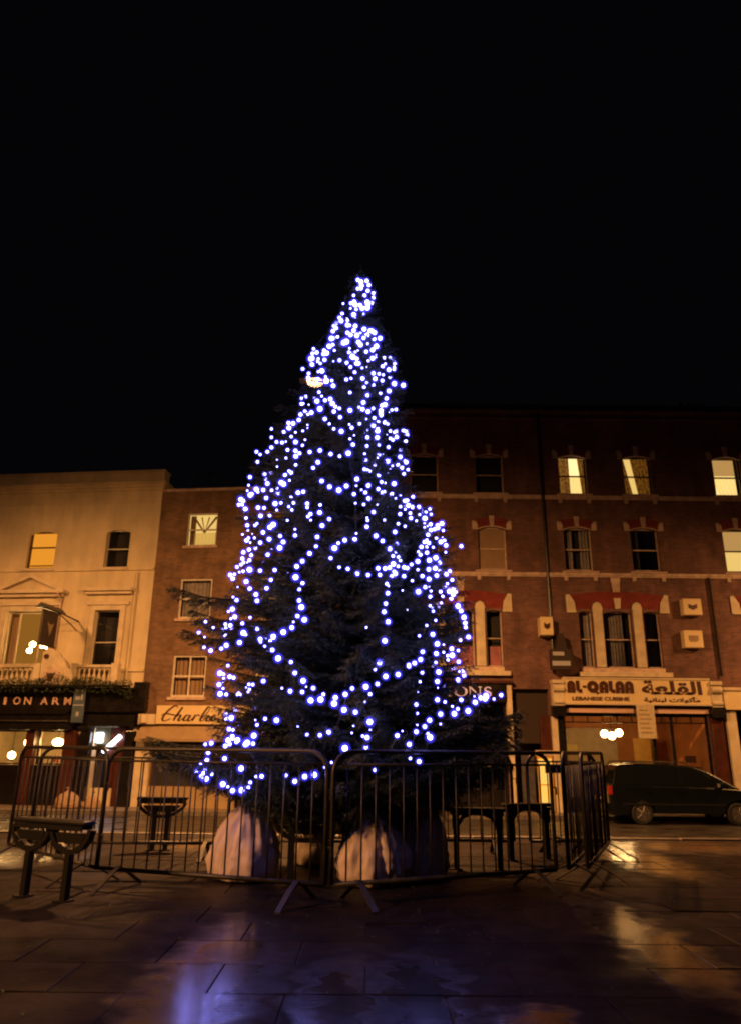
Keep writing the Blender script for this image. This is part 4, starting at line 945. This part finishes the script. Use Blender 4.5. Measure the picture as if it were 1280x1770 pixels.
for x in (-1.42, 1.48):
    for s in (-1, 1):
        w = empty('wheel', (x, s * .80, .33)); w.parent = CAR
        MB().lathe([(.22, -.10), (.30, -.11), (.33, -.07), (.33, .07), (.30, .11), (.22, .10)], (0, 0, 0), 28, 'y').build('tyre', M['tyre'], w, True)
        m = MB().lathe([(.215, -.112), (.225, -.112), (.225, .112), (.215, .112)], (0, 0, 0), 24, 'y').lathe([(.06, -.105), (.06, .105)], (0, 0, 0), 12, 'y')
        for k in range(5):
            a = 2 * PI * k / 5; c_, s_ = math.cos(a), math.sin(a); y0 = s * .095
            m.tube([(.04 * c_, y0, .04 * s_), (.215 * c_, y0, .215 * s_)], .024, 6)
        m.build('rim', M['rim'], w)

# ------------------------------------------------------------------ barriers
def make_barrier(L, label, group='crowd barriers round the tree', backing=False):
    r = empty('crowd_barrier', (0, 0, 0), 0, label, 'barrier', group)
    Hh, zb, R0, tr = 1.10, .15, .16, .018
    pts = [(0, 0, zb)]
    for i in range(7):
        a = PI - i * PI / 12; pts.append((R0 + R0 * math.cos(a), 0, Hh - tr - R0 + R0 * math.sin(a)))
    for i in range(7):
        a = PI / 2 - i * PI / 12; pts.append((L - R0 + R0 * math.cos(a), 0, Hh - tr - R0 + R0 * math.sin(a)))
    pts.append((L, 0, zb))
    MB().tube(pts, tr, 10).build('frame', M['galv'], r, True)
    MB().tube([(0, 0, zb), (L, 0, zb)], .018, 8).build('bottom_rail', M['galv'], r, True)
    MB().tube([(.02, 0, Hh - .115), (L - .02, 0, Hh - .115)], .011, 6).build('upper_rail', M['galv'], r, True)
    n = int(L / .118); pr = None
    for i in range(1, n):
        pr = copy_of(pr, r) if pr else MB().tube([(0, 0, zb), (0, 0, Hh - .115)], .0068, 6).build('bar', M['galv'], r, True)
        pr.location = (L * i / n, random.uniform(-.004, .004), 0)
    for x in (.22, L - .22):
        f = MB()
        for s in (-1, 1):
            P = [(x, s * .012, zb + .02), (x, s * .12, .12), (x, s * .31, .012)]
            for a, b in zip(P, P[1:]):
                f.add([(x - .022, a[1], a[2]), (x + .022, a[1], a[2]), (x + .022, b[1], b[2]), (x - .022, b[1], b[2]),
                       (x - .022, a[1], a[2] - .012), (x + .022, a[1], a[2] - .012), (x + .022, b[1], b[2] - .012), (x - .022, b[1], b[2] - .012)],
                      [(0, 1, 2, 3), (7, 6, 5, 4), (0, 4, 5, 1), (2, 6, 7, 3), (1, 5, 6, 2), (0, 3, 7, 4)])
        f.build('foot', M['galv'], r)
    for z in (.4, .8):
        MB().tube([(L + .018, 0, z), (L + .05, 0, z), (L + .05, 0, z - .06)], .007, 6).build('hook', M['galv'], r)
    if backing: bevel(MB().box(.22, L - .3, .01, .014, .86, .955).build('name_plate', M['meshpanel'], r), .002)
    return r
def place(b, p, q):
    a = math.atan2(q[1] - p[1], q[0] - p[0]); b.location = (p[0], p[1], random.uniform(-.002, .002)); b.rotation_euler = (0, 0, a)
spec = [((-2.22, 6.70), (-.30, 5.99), 'front left crowd barrier, its foot nearest the left perch seats'),
        ((-.26, 5.99), (1.66, 6.87), 'front right crowd barrier, in front of the two white sacks on the right'),
        ((-3.62, 8.15), (-2.26, 6.72), 'left side crowd barrier running back from the front left one'),
        ((1.72, 6.92), (2.50, 8.80), 'outer of the two crowd barriers side by side on the right of the ring'),
        ((1.90, 6.98), (2.66, 8.85), 'inner of the two crowd barriers side by side on the right, just outside the other'),
        ((-3.5, 8.35), (-1.48, 8.40), 'rear left crowd barrier behind the white sack on the left'),
        ((-1.42, 8.62), (.60, 8.72), 'rear middle crowd barrier, mostly hidden by the tree'),
        ((-.42, 8.95), (1.63, 8.85), 'rear right crowd barrier behind the perch seats'),
        ((1.80, 8.86), (2.62, 8.98), 'short rear crowd barrier with a name plate, in front of the yellow door')]
b0 = None
for i, (p, q, lab) in enumerate(spec):
    L = math.hypot(q[0] - p[0], q[1] - p[1])
    random.seed(20 + i)
    if abs(L - 2.05) < .12:
        if b0 is None: b = b0 = make_barrier(2.04, lab)
        else: b = copy_tree(b0); b['label'] = lab
    else: b = make_barrier(L, lab, backing=(i == 8))
    place(b, p, q)

# ------------------------------------------------------------------ perch seats round the tree
def make_seat(L, bowl=True, single=0):
    r = empty('perch_seat', (0, 0, 0), 0, 'x', 'seat', 'black metal perch seats')
    bevel(MB().box(-L / 2, L / 2, -.06, .06, .525, .56).build('seat', M['iron'], r), .012)
    MB().box(-L / 2 + .02, L / 2 - .02, -.058, -.045, .49, .523).box(-L / 2 + .02, L / 2 - .02, .045, .058, .49, .523).build('seat_rail', M['iron'], r)
    for s in (-1, 1):
        x = s * ((single or L / 2 - .17) if bowl else L / 2 - .07)
        bevel(MB().box(x - .027, x + .027, -.027, .027, 0, .36).build('leg', M['iron'], r), .006)
        pts = [(x - .20, .50), (x - .18, .44), (x - .13, .38), (x - .04, .34), (x + .04, .34), (x + .13, .38), (x + .18, .44), (x + .20, .50)]
        if single:
            x = s * single; MB().box(x - .03, x + .03, -.03, .03, .36, .47).build('leg', M['iron'], r)
            MB().box(x - .06, x + .06, -.06, .06, 0, .012).build('base_plate', M['iron'], r)
            if s > 0: MB().ribbon([(-L / 2 + .02, .50), (-L / 2 + .05, .44), (-L / 2 + .12, .39), (-.08, .355), (.08, .355), (L / 2 - .12, .39), (L / 2 - .05, .44), (L / 2 - .02, .50)], .035, -.036, .036).prism([(-L * .25, .40), (L * .25, .40), (L * .38, .468), (-L * .38, .468)], -.02, .02).build('bracket', M['iron'], r)
            continue
        if not bowl:
            MB().ribbon([(x, .30), (x - s * .02, .40), (x - s * .07, .47), (x - s * .15, .505)], .035, -.03, .03).build('bracket', M['iron'], r); MB().box(x - .035, x + .035, -.034, .034, .361, .514).build('leg', M['iron'], r)
            MB().box(x - .07, x + .05, -.05, .05, 0, .01).build('base_plate', M['iron'], r); continue
        m = MB().ribbon(pts, .035, -.03, .03).prism([(x - .11, .40), (x + .11, .40), (x + .16, .468), (x - .16, .468)], -.02, .02); m.build('bracket', M['iron'], r)
        MB().box(x - .07, x + .05, -.05, .05, 0, .01).build('base_plate', M['iron'], r)
    return r
st = make_seat(.76); first_seat = True
for x, y, rz, lab in ((-2.43, 6.20, -.45, 'perch seat outside the ring, nearest the left edge of the photo'),
                      (-2.32, 9.0, .15, 'far left perch seat behind the front left barrier'),
                      (-.50, 6.85, .0, 'middle perch seat between the white sacks, in front of the trunk'),
                      (1.08, 7.85, -.1, 'perch seat right of the sacks, nearer of the two on the right'),
                      (1.72, 8.55, .25, 'farther perch seat on the right, before the yellow door')):
    b = make_seat(.56, False) if x > 1 else make_seat(.62, True, .14) if -1 < x < 0 else make_seat(.56, True, .07) if y > 8 else (st if first_seat else copy_tree(st)); first_seat = False
    b.location = (x, y, 0); b.rotation_euler = (0, 0, rz); b['label'] = lab

# ------------------------------------------------------------------ ballast sacks at the foot of the tree
G = 'white sacks at the foot of the tree'
sack('ballast_sack', (-1.08, 7.2, 0), .60, .6, .66, 'large tied white sack at the tree foot, alone on the left', .06, 3, grp=G)
sack('ballast_sack', (.06, 7.1, 0), .80, .6, .62, 'broad white sack right of the trunk, front one of the pair', -.05, 4, grp=G)
sack('ballast_sack', (.46, 7.35, 0), .56, .5, .76, 'taller white sack on the right behind the broad one', .05, 5, grp=G)
sack('ballast_sack', (-.52, 8.1, 0), .36, .36, .36, 'small white sack half hidden behind the trunk', .0, 6, grp=G)

# ------------------------------------------------------------------ the Christmas tree
TX, TY = -.14, 7.6
OUT = [(6.62, -.16, -.12), (6.53, -.24, -.03), (6.17, -.36, .05), (5.85, -.5, .14), (5.39, -.74, .3), (5.06, -.84, .39), (4.65, -1.04, .42), (4.23, -1.27, .47), (3.75, -1.44, .52), (3.42, -1.42, .80),
       (3.1, -1.46, .93), (2.79, -1.54, 1.0), (2.42, -1.70, 1.06), (2.18, -1.74, 1.08), (1.72, -1.62, 1.08), (1.60, -1.58, 1.12), (1.50, -1.56, 1.34), (1.33, -1.64, 1.36), (1.11, -1.72, 1.34), (.84, -1.70, 1.27), (.6, -1.3, .95), (.45, -.9, .5)]
def halfw(z, side):
    if z >= OUT[0][0]: return .02
    for (za, la, ra_), (zb, lb, rb) in zip(OUT, OUT[1:]):
        if zb <= z <= za:
            f = (za - z) / (za - zb); l = la + (lb - la) * f; r = ra_ + (rb - ra_) * f
            return (TX - l) if side < 0 else (r - TX)
    return .3
def radius(z, az):     # az 0 = +x (right); front is -y
    c = math.cos(az); wl, wr = halfw(z, -1), halfw(z, 1)
    k = (c + 1) / 2; return wl * (1 - k) + wr * k if abs(c) < 1 else (wr if c > 0 else wl)
random.seed(42)
TR = empty('christmas_tree', (TX, TY, 0), 0, 'tall dark spruce Christmas tree covered in blue-white lights', 'tree')
MB().tube([(0, 0, 0), (.01, 0, 1), (.0, .01, 2.5), (.01, 0, 4.2), (0, 0, 5.6), (0, 0, 6.6)], [.11, .095, .08, .055, .03, .008], 12).build('trunk', M['bark'], TR, True)
NV = []; NF = []
def needles(a, b, step, ln, wd):
    d = b - a; L = d.length
    if L < 1e-4: return
    d = d / L; n = max(1, int(L / step))
    ax = d.cross(Vector((0, 0, 1))); ax = ax.normalized() if ax.length > 1e-3 else Vector((1, 0, 0)); bx = d.cross(ax)
    for i in range(n):
        p = a + d * (L * (i + random.random()) / n); t = random.uniform(0, 2 * PI)
        o = (ax * math.cos(t) + bx * math.sin(t)); q = (o * .8 + d * .65) * (ln * random.uniform(.7, 1.15))
        w = d.cross(o) * wd; k = len(NV)
        NV.append(p - w); NV.append(p + w); NV.append(p + q); NF.append((k, k + 1, k + 2))
nb = 0; z = .55
while z < 6.45:
    rr = (halfw(z, -1) + halfw(z, 1)) / 2
    nbr = max(5, int(round(6 + rr * 4.5))); a0 = random.uniform(0, 2 * PI)
    for k in range(nbr):
        az = a0 + 2 * PI * k / nbr + random.uniform(-.25, .25)
        zt = z + random.uniform(-.05, .05)
        Lr = radius(zt, az) * random.uniform(.80, 1.04)
        if random.random() < .12: Lr *= random.uniform(1.05, 1.13)
        droop = (.05 + .10 * (1 - zt / 6.5)) * Lr; d = Vector((math.cos(az), math.sin(az), 0))
        zs = zt + droop * .6 + (-.12 if zt > 5 else .05) * Lr
        pts = []
        for i in range(7):
            t = i / 6; pts.append(Vector((0, 0, zs)) + d * (Lr * t) + Vector((0, 0, -droop * 2.2 * t * (1 - t) * 1.6 + (zt - zs) * t)) + Vector((random.gauss(0, .012), random.gauss(0, .012), 0)) * t)
        nb += 1
        MB().tube(pts, [.016 * (1 - .8 * i / 6) * (.5 + Lr * .5) for i in range(7)], 5).build('branch', M['bark'], TR)
        # side twigs
        tw = .048; nT = max(3, int(Lr / tw))
        for i in range(nT):
            t = .18 + .82 * (i + .5) / nT; s = t * 6; j = min(int(s), 5); p = pts[j].lerp(pts[j + 1], s - j)
            for sd in (-1, 1):
                tl = (.05 + .30 * min(Lr, 1.0) * (1 - t) ** .7) * random.uniform(.7, 1.2)
                side = d.cross(Vector((0, 0, 1))) * sd
                e = p + (side * .85 + d * .6).normalized() * tl + Vector((0, 0, -tl * random.uniform(.05, .45)))
                needles(p, e, .0075, .029, .0033)
                if random.random() < .75: dn = p + d * tl * .5 + side * tl * .2 + Vector((0, 0, -tl * random.uniform(.5, .9))); needles(p, dn, .008, .028, .0033)
                if tl > .14:
                    for f in (.4, .7):
                        q = p.lerp(e, f); needles(q, q + (d * .9 + side * random.uniform(-.3, .5)).normalized() * tl * .4 + Vector((0, 0, -.02)), .008, .026, .0032)
            j2 = pts[j].lerp(pts[min(j + 1, 6)], s - j)
        for i in range(1, 6): needles(pts[i], pts[i + 1], .006, .028, .0033)
    z += .085 if z > 1.6 else .07
# leader and a few long boughs that stick out
needles(Vector((0, 0, 6.3)), Vector((0, 0, 6.66)), .004, .05, .003)
for az, zt, Lr in ((PI + .25, 2.50, 1.86), (PI + .12, 2.12, 1.74), (PI + .18, 2.3, 1.66), (PI - .1, 1.10, 2.1), (PI + .3, 1.0, 1.95), (PI - .2, 1.02, 2.0), (PI+.5, .95, 1.9), (.1, 1.38, 1.70), (-.15, 1.34, 1.6), (-.3, 1.2, 1.6), (.2, 1.0, 1.5), (-.5, 1.1, 1.65), (-.1, .9, 1.5), (-.4, .85, 1.45), (-.7, 1.0, 1.6), (PI + .8, .85, 1.5), (PI + .5, .8, 1.6), (PI + 1.1, .75, 1.3), (PI + 1.4, .8, 1.2)):
    d = Vector((math.cos(az), math.sin(az), 0)); pts = [Vector((0, 0, zt + .1)) + d * Lr * i / 6 + Vector((0, 0, -.25 * (i / 6) * (1.25 - i / 6) + (.06 if i == 6 else 0))) for i in range(7)]
    MB().tube(pts, [.02, .018, .016, .013, .01, .007, .003], 5).build('branch', M['bark'], TR)
    for i in range(56):
        t = .28 + .72 * i / 56; s = t * 6; j = min(int(s), 5); p = pts[j].lerp(pts[j + 1], s - j)
        for sd in (-1, 1):
            tl = (.06 + .42 * (1 - t) ** .6) * random.uniform(.7, 1.2); side = d.cross(Vector((0, 0, 1))) * sd
            e = p + (side * .7 + d * .7).normalized() * tl + Vector((0, 0, -tl * random.uniform(.1, .6))); needles(p, e, .0055, .030, .0034)
            if tl > .12: q = p.lerp(e, .5); needles(q, q + d * tl * .4 + Vector((0, 0, -.04)), .009, .026, .0026)
    for i in range(1, 6): needles(pts[i], pts[i + 1], .005, .03, .003)
me = bpy.data.meshes.new('crown'); me.from_pydata([tuple(v) for v in NV], [], NF); me.materials.append(M['needle'])
co = bpy.data.objects.new('crown', me); COL.objects.link(co); co.parent = TR
print('branches', nb, 'needles', len(NF))

# ------------------------------------------------------------------ fairy lights (bulbs lie on the outside of the crown)
BULBS = [
(490, 460, 5.565, 'dense string of blue-white lights round the pointed top of the tree', '715,130,2 745,150,3 800,140,3 820,180,3 750,185,3 745,215,2 715,215,2 810,235,2 675,280,2 780,280,3 650,355,2 680,340,3 690,370,3 735,375,3 755,405,3 805,345,3 805,400,3 810,370,3 700,415,1 575,360,1 645,405,1 565,455,2 675,465,3 540,495,2 555,525,3 610,500,0 505,595,3 475,625,2 615,565,3 690,575,3 640,570,1 775,605,3 830,620,3 875,640,3 850,625,3 615,640,3 645,660,2 675,618,2 705,665,3 740,640,1 805,660,3 770,690,2 870,700,2 925,692,3 520,680,1 462,695,3 580,735,3 605,725,3 740,755,3 720,730,2 810,745,1 890,770,3 855,805,3 440,770,3 475,755,2 490,810,1 635,790,1 630,828,2 690,825,1 715,810,0 795,822,2 885,850,1 855,885,3 815,910,1 290,795,2 320,830,2 280,840,2 390,810,2 415,835,3 385,845,2 395,900,3 275,885,3 265,890,3 275,945,3 335,890,1 330,915,1 355,935,1 665,870,3 705,890,2 700,935,2 720,935,2 540,905,2 608,928,2 645,970,1 755,980,1 800,970,0 480,915,0 975,940,1 950,962,2 1063,972,2 1010,995,2 915,1035,2 862,1030,2 955,1045,1 878,1083,3 947,1100,2 685,1020,1 185,988,2 243,1032,2 238,1072,2 370,1007,3 335,1015,1 330,1088,2 410,1103,3 405,1062,1 465,1100,1 478,1150,3 605,1090,2 650,1078,1 760,1080,3 805,1070,0 800,1120,1 773,1163,2 862,1142,1 1062,1130,3 1148,1145,3 640,1215,1 1012,1200,3 808,1240,3 930,1222,1 342,1212,1 368,1250,1 400,1290,2 322,1298,3 450,1278,2 470,1320,2 500,1352,2 538,1368,1 485,1398,2 350,1372,3 640,1387,3 768,1310,2 725,1357,1 760,1375,2 860,1368,2 813,1398,2 988,1272,3 975,1330,3 945,1340,3 935,1390,3 935,1420,3 1078,1378,2 1038,1383,1 1015,1405,0 192,1322,0 243,1332,0 205,1395,1 235,1425,1 268,1408,3 165,1427,2'),
(400, 700, 5.818, 'string of blue-white lights on the upper left of the tree, bunched at its left edge', '1093,122,3 940,140,3 985,190,1 1030,240,2 1105,265,3 1185,195,1 1210,228,2 1233,305,0 1192,340,1 1222,398,3 1175,485,3 1088,515,2 998,493,3 890,457,3 788,473,3 870,575,3 822,632,2 678,150,2 620,185,3 575,180,2 578,230,3 527,270,2 645,275,1 718,260,1 765,200,0 765,232,0 602,318,1 645,372,3 740,350,1 715,405,1 403,240,2 403,325,1 455,372,2 510,378,2 548,368,0 403,427,2 362,470,2 253,470,3 290,498,1 263,572,2 565,452,2 550,533,1 645,460,2 685,485,2 647,515,3 647,602,2 460,550,0 460,620,0 580,665,1 600,680,2 538,705,2 585,758,1 500,780,3 525,795,3 187,725,2 362,790,3 175,808,1 160,862,1 250,848,3 265,875,1 205,895,3 190,905,3 320,855,2 405,858,2 465,835,0 470,885,3 350,935,3 95,950,3 120,965,3 75,1003,2 110,1000,3 140,1047,3 440,992,3 498,985,2 268,1032,2 328,1035,2 457,1057,1 293,1115,2 385,1113,2 148,1137,2 257,1193,1 237,1212,2 420,1203,3 387,1230,3 160,1210,2 165,1262,1 112,1302,1 210,1297,0 318,1282,2 172,1338,1 153,1362,2 188,1385,1 232,1337,1 290,1385,3 380,1350,3 490,1318,2 521,1378,2 485,1437,3 625,985,2 600,928,1 577,1022,1 610,1055,1 670,882,3 723,873,3 762,992,2 762,1030,2 795,1097,2 770,1122,2 798,1158,1 893,1005,2 887,1082,3 563,1160,1 983,1148,2 912,1213,2 640,1250,1 640,1312,2 862,1327,2 852,1422,2 908,765,2 987,823,3 1080,857,3 1155,815,3 1255,812,1 1232,897,2 1247,988,1 1255,1292,1 1240,1350,2 1140,1360,2 1075,1390,2 1037,1440,3'),
(600, 700, 5.818, 'string of blue-white lights down the upper right of the tree', '340,105,3 192,140,1 270,130,3 310,168,2 375,175,3 405,190,1 262,207,3 303,262,3 303,240,2 300,328,3 202,250,1 203,325,2 198,412,2 318,400,2 125,188,2 430,262,2 470,275,1 493,320,3 430,335,2 455,350,2 397,297,0 412,423,2 175,492,1 185,553,3 318,498,2 302,533,2 277,600,3 358,495,0 403,567,3 175,645,2 205,655,2 228,665,2 315,705,2 452,612,1 430,643,0 410,682,0 388,692,0 530,522,3 590,575,3 580,560,2 508,605,2 547,632,3 607,650,2 567,692,2 97,745,3 90,812,0 143,853,1 183,880,2 212,810,3 215,940,3 167,1000,2 342,775,2 378,783,1 468,793,3 310,845,3 350,880,3 372,873,2 445,895,2 530,912,1 485,938,1 658,923,2 578,965,2 600,960,2 613,1010,3 653,1033,1 532,1023,2 580,1050,1 528,1097,2 630,1088,2 637,1137,2 262,1077,2 300,1003,0 200,1135,1 205,1160,1 197,1225,3 372,1157,1 510,1195,2 578,1220,1 477,1277,2 498,1395,2 287,1317,3 353,1368,3 425,1443,2 693,1165,1 725,1102,1 787,1080,2 825,1045,2 840,1100,2 778,1140,3 775,1190,1 775,1230,1 803,1218,0 835,1200,2 838,1258,3 875,1250,2 908,1235,3 948,1193,3 905,1210,2 962,1262,2 810,1305,3 893,1340,1 955,1330,0 797,1357,1 775,1378,2 818,1388,2 938,1377,3 975,1363,1 990,1412,3 743,1430,2 797,1430,1 862,1432,1 1143,1420,2'),
(330, 930, 4.741, 'string of blue-white lights looping round the dark middle of the tree on the left', '430,117,2 422,168,2 480,182,2 432,200,2 411,218,2 462,200,0 377,237,2 397,280,1 428,273,2 480,260,3 322,303,2 357,297,2 343,333,2 453,357,3 567,268,2 687,263,2 655,343,2 620,412,2 482,415,2 383,403,0 533,463,2 542,515,3 630,137,2 346,485,1 375,510,2 340,583,3 308,603,1 360,647,3 328,662,1 283,707,2 323,717,2 287,735,1 485,652,1 422,700,2 430,778,3 450,792,1 543,745,2 398,857,3 290,880,3 250,907,2 162,923,3 108,897,2 112,813,0 65,775,2 120,687,2 183,735,1 568,830,2 572,850,1 605,887,1 650,843,1 615,820,0 675,810,3 757,772,3 827,735,3 840,688,0 930,670,3 873,640,2 905,567,3 887,512,2 888,422,1 915,370,2 858,322,3 867,233,3 913,190,3 973,127,3 1025,68,2 1145,165,2 667,918,3 715,987,3 820,1017,2'),
(560, 930, 4.741, 'string of blue-white lights on the middle right of the tree, hanging in columns', '125,240,1 195,253,2 273,292,2 361,303,3 455,302,3 440,248,3 497,250,3 535,243,2 565,213,3 605,232,1 552,313,3 582,292,3 572,275,2 653,240,2 678,247,2 713,217,2 652,313,2 720,350,1 537,90,2 563,147,2 585,120,1 607,155,2 623,185,1 512,375,2 525,393,1 520,453,3 503,538,2 490,605,2 523,687,3 495,843,3 453,1022,3 640,430,0 680,588,0 347,733,1 765,192,3 795,73,2 787,137,2 770,112,1 840,120,3 838,70,1 890,75,1 860,182,3 913,162,3 945,203,2 855,257,3 908,248,3 943,267,1 765,260,1 803,313,3 857,337,3 920,308,2 770,440,3 825,403,2 873,435,1 868,482,3 858,400,0 1000,297,3 1027,272,2 1047,343,2 1007,375,1 1025,437,3 1053,425,2 1055,465,2 953,440,2 970,478,1 957,532,1 865,555,1 892,600,1 885,572,0 912,675,1 838,717,1 778,802,1 888,790,2 925,868,3 917,948,3 912,1022,1 977,875,0 977,937,1 1010,965,1 1010,998,1 1043,908,3 1047,962,3 1097,922,2 1100,1015,2 1115,838,2 1180,812,3 1158,732,2 1153,697,2 1143,650,3 1120,598,3 1095,558,3 993,117,1 805,933,2 787,998,2 737,1025,2 692,1040,2'),
(320, 1130, 4.571, 'string of blue-white lights on the lower left of the tree, down to the white sack', '867,153,3 933,215,3 957,262,0 1012,273,2 1092,322,1 1070,363,3 992,370,3 925,303,2 830,297,2 765,273,1 1187,348,3 1177,395,3 1265,322,2 1255,445,3 618,217,2 535,245,1 505,243,1 483,268,0 508,283,1 498,305,1 422,312,1 437,322,1 413,323,1 383,190,2 352,182,3 305,162,1 305,195,1 275,155,3 338,95,1 268,245,3 300,275,1 297,228,0 277,318,3 325,322,2 365,508,3 347,597,2 378,603,1 340,685,3 373,655,2 375,672,2 413,683,3 353,715,2 318,730,2 405,700,2 490,705,3 477,718,3 543,648,3 537,712,2 568,563,1 632,515,2 722,527,3 555,525,0 312,830,3 207,708,2 160,717,1 182,783,2 172,843,3 125,865,2 82,933,3 95,925,2 147,945,2 130,970,3 165,990,3 160,915,1 210,953,1 443,908,3 298,1032,3 338,1052,1 375,1083,3 448,1080,3 500,1058,1 515,1018,1 560,972,1 605,970,2 795,963,1 867,1010,3 945,972,3 1020,958,3 1103,898,1 1157,860,1 1065,645,2 1135,620,3 963,640,1 890,577,0 1262,748,3'),
(600, 1130, 4.571, 'string of blue-white lights on the lower right of the tree, out to the long bough', '255,72,3 218,125,1 302,180,3 400,165,3 485,100,2 530,75,2 577,47,2 237,240,3 147,262,3 180,320,2 140,385,1 65,463,3 178,540,3 182,603,0 123,652,1 157,663,2 148,742,2 37,627,0 50,572,0 40,275,2 543,402,2 550,472,1 550,563,0 543,618,2 610,577,2 635,633,1 652,662,3 648,527,3 735,478,3 735,557,0 393,648,2 433,612,0 488,717,3 495,828,1 565,853,3 218,920,2 558,303,0 573,222,1 590,150,1 697,70,1 720,145,3 710,220,2 712,270,0 710,365,2 770,382,1 828,417,1 843,475,3 870,437,2 898,365,2 953,452,3 1008,385,3 1003,335,1 1052,350,3 1087,358,3 1093,330,3 1103,345,2 1157,360,1 1213,328,3 878,65,2 880,140,1 873,205,2 795,50,1')]
cs = {}
def bulb_mesh(r):
    m = MB(); m.use(0); prof = lambda R_, n: [(max(.0005, R_ * math.sin(PI * i / n)), -R_ * math.cos(PI * i / n)) for i in range(n + 1)]
    m.lathe(prof(r, 6), (0, 0, 0), 8); m.use(1); m.lathe(prof(r * 2.5, 12), (0, 0, 0), 14)  # inner ball is the lit bulb, outer one its painted halo
    return m
SZ = {0: .0065, 1: .0105, 2: .015, 3: .0195}
total = 0; random.seed(5)
for (ox, oy, scl, label, data) in BULBS:
    T = empty('fairy_light_string', (TX, TY, 0), 0, label, 'fairy lights', 'strings of blue-white lights on the tree')
    pos = []
    for tok in data.split():
        X, Y, S = tok.split(','); S = int(S); dr = ray(ox + float(X) / scl, oy + float(Y) / scl)
        yy = TY
        for _ in range(8):
            t = yy / dr.y; x, zz = dr.x * t, EYE + dr.z * t
            w = halfw(max(zz, .5), -1 if x < TX else 1) * .99; q = (x - TX) / w
            yn = TY - w * (math.sqrt(max(0, 1 - q * q)) * .98); yy = .5 * yy + .5 * yn
        t = yy / dr.y; p = Vector((dr.x * t - TX, yy - TY, EYE + dr.z * t))
        if S == 0: p += dr.normalized() * .25
        elif S == 1: p += dr.normalized() * random.uniform(.02, .18)
        pos.append((p, S))
    for p, S in pos:
        if S not in cs: b = bulb_mesh(SZ[S]).build('bulb', [M['bulbglow'], M['bulbhalo']], T, True); cs[S] = b
        else: b = copy_of(cs[S], T)
        k_ = random.uniform(.72, 1.12) * (1.22 if oy < 500 else 1.0); b.location = p; b.scale = (k_, k_, k_); b.rotation_euler = (random.uniform(-.8, .8), random.uniform(-.8, .8), 0); total += 1
    m = MB(); left = [p for p, S in pos]; cur = left.pop(0)
    while left:
        nx = min(left, key=lambda p: (p - cur).length_squared); left.remove(nx)
        if True:
            mid = (cur + nx) / 2 + Vector((0, .03, -.04)); m.tube([cur, mid, nx], .003, 4)
        cur = nx
    m.build('cable', M['wire'], T)
# a few lights wrapped round the far side of the tree
T = empty('fairy_light_string', (TX, TY, 0), 0, 'string of blue-white lights wound round the far side of the tree, hidden from the front', 'fairy lights', 'strings of blue-white lights on the tree')
m = MB(); prev = None
for i in range(110):
    z = 1.2 + i * .047; az = .35 + (PI - .7) * (.5 + .5 * math.sin(i * .33)); r = radius(z, az) * 1.0
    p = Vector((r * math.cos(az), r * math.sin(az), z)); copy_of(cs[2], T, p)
    if prev: m.tube([prev, p], .003, 4)
    prev = p
m.build('cable', M['wire'], T)
print('bulbs', total)

# ------------------------------------------------------------------ street lamps and one added fill lamp
def street_or_fill_lamp(x, y, zg, h, arm, label, watt, size=150, aim=(0, 0), blend=.75):
    e = empty('street_or_fill_lamp', (x, y, zg), 0, label, 'street lamp', 'street lamps')
    MB().tube([(0, 0, 0), (0, 0, 1.2), (0, 0, 1.25), (0, 0, h - .3), (0, 0, h)], [.09, .085, .06, .045, .04], 12).build('column', M['galv'], e, True)
    MB().tube([(0, 0, h), (arm * .3, 0, h + .18), (arm, 0, h + .22)], .03, 8).build('arm', M['galv'], e, True)
    hd_ = bevel(MB().box(arm - .15, arm + .5, -.14, .14, h + .14, h + .30).build('lamp_head', M['galv'], e), .04)
    MB().lathe([(.02, -.03), (.12, 0), (.17, .05), (.17, .1)], (arm + .2, 0, h + .035), 14).build('lens', M['lens'], hd_, True)
    L = bpy.data.lights.new('lamp_light', 'SPOT'); L.energy = watt; L.color = LAMP_C; L.spot_size = math.radians(size); L.spot_blend = blend; L.shadow_soft_size = .28
    lo = bpy.data.objects.new('lamp_light', L); COL.objects.link(lo); lo.parent = e; lo.location = (arm + .2, 0, h - .02)
    lo.rotation_euler = Vector((aim[0], aim[1], -1)).to_track_quat('-Z', 'Y').to_euler()
    return e
street_or_fill_lamp(-.55, 14.6, -.5, 9.15, -.9, 'street lamp shining through the upper left of the tree', LAMP_MID, 179, (0, .36), 1.0)
street_or_fill_lamp(-14.2, 21.2, -1, 9.0, .8, 'street lamp out of frame on the left that lights the pub', LAMP_LEFT, 179, (0.25, .72), 1.0)
street_or_fill_lamp(17.5, 21.0, -1, 9.0, -.8, 'street lamp out of frame on the right that lights the terrace', LAMP_RIGHT, 176, (-.1, .4), 1.0)
street_or_fill_lamp(-8.6, 1.6, 0, 4.6, .6, 'added unseen fill lamp on the near left, aimed at the white sacks', LAMP_SACK_FILL, 62, (1.85, 1.35), 1.0)  # narrow spot added to light the sacks and leave the foreground dark
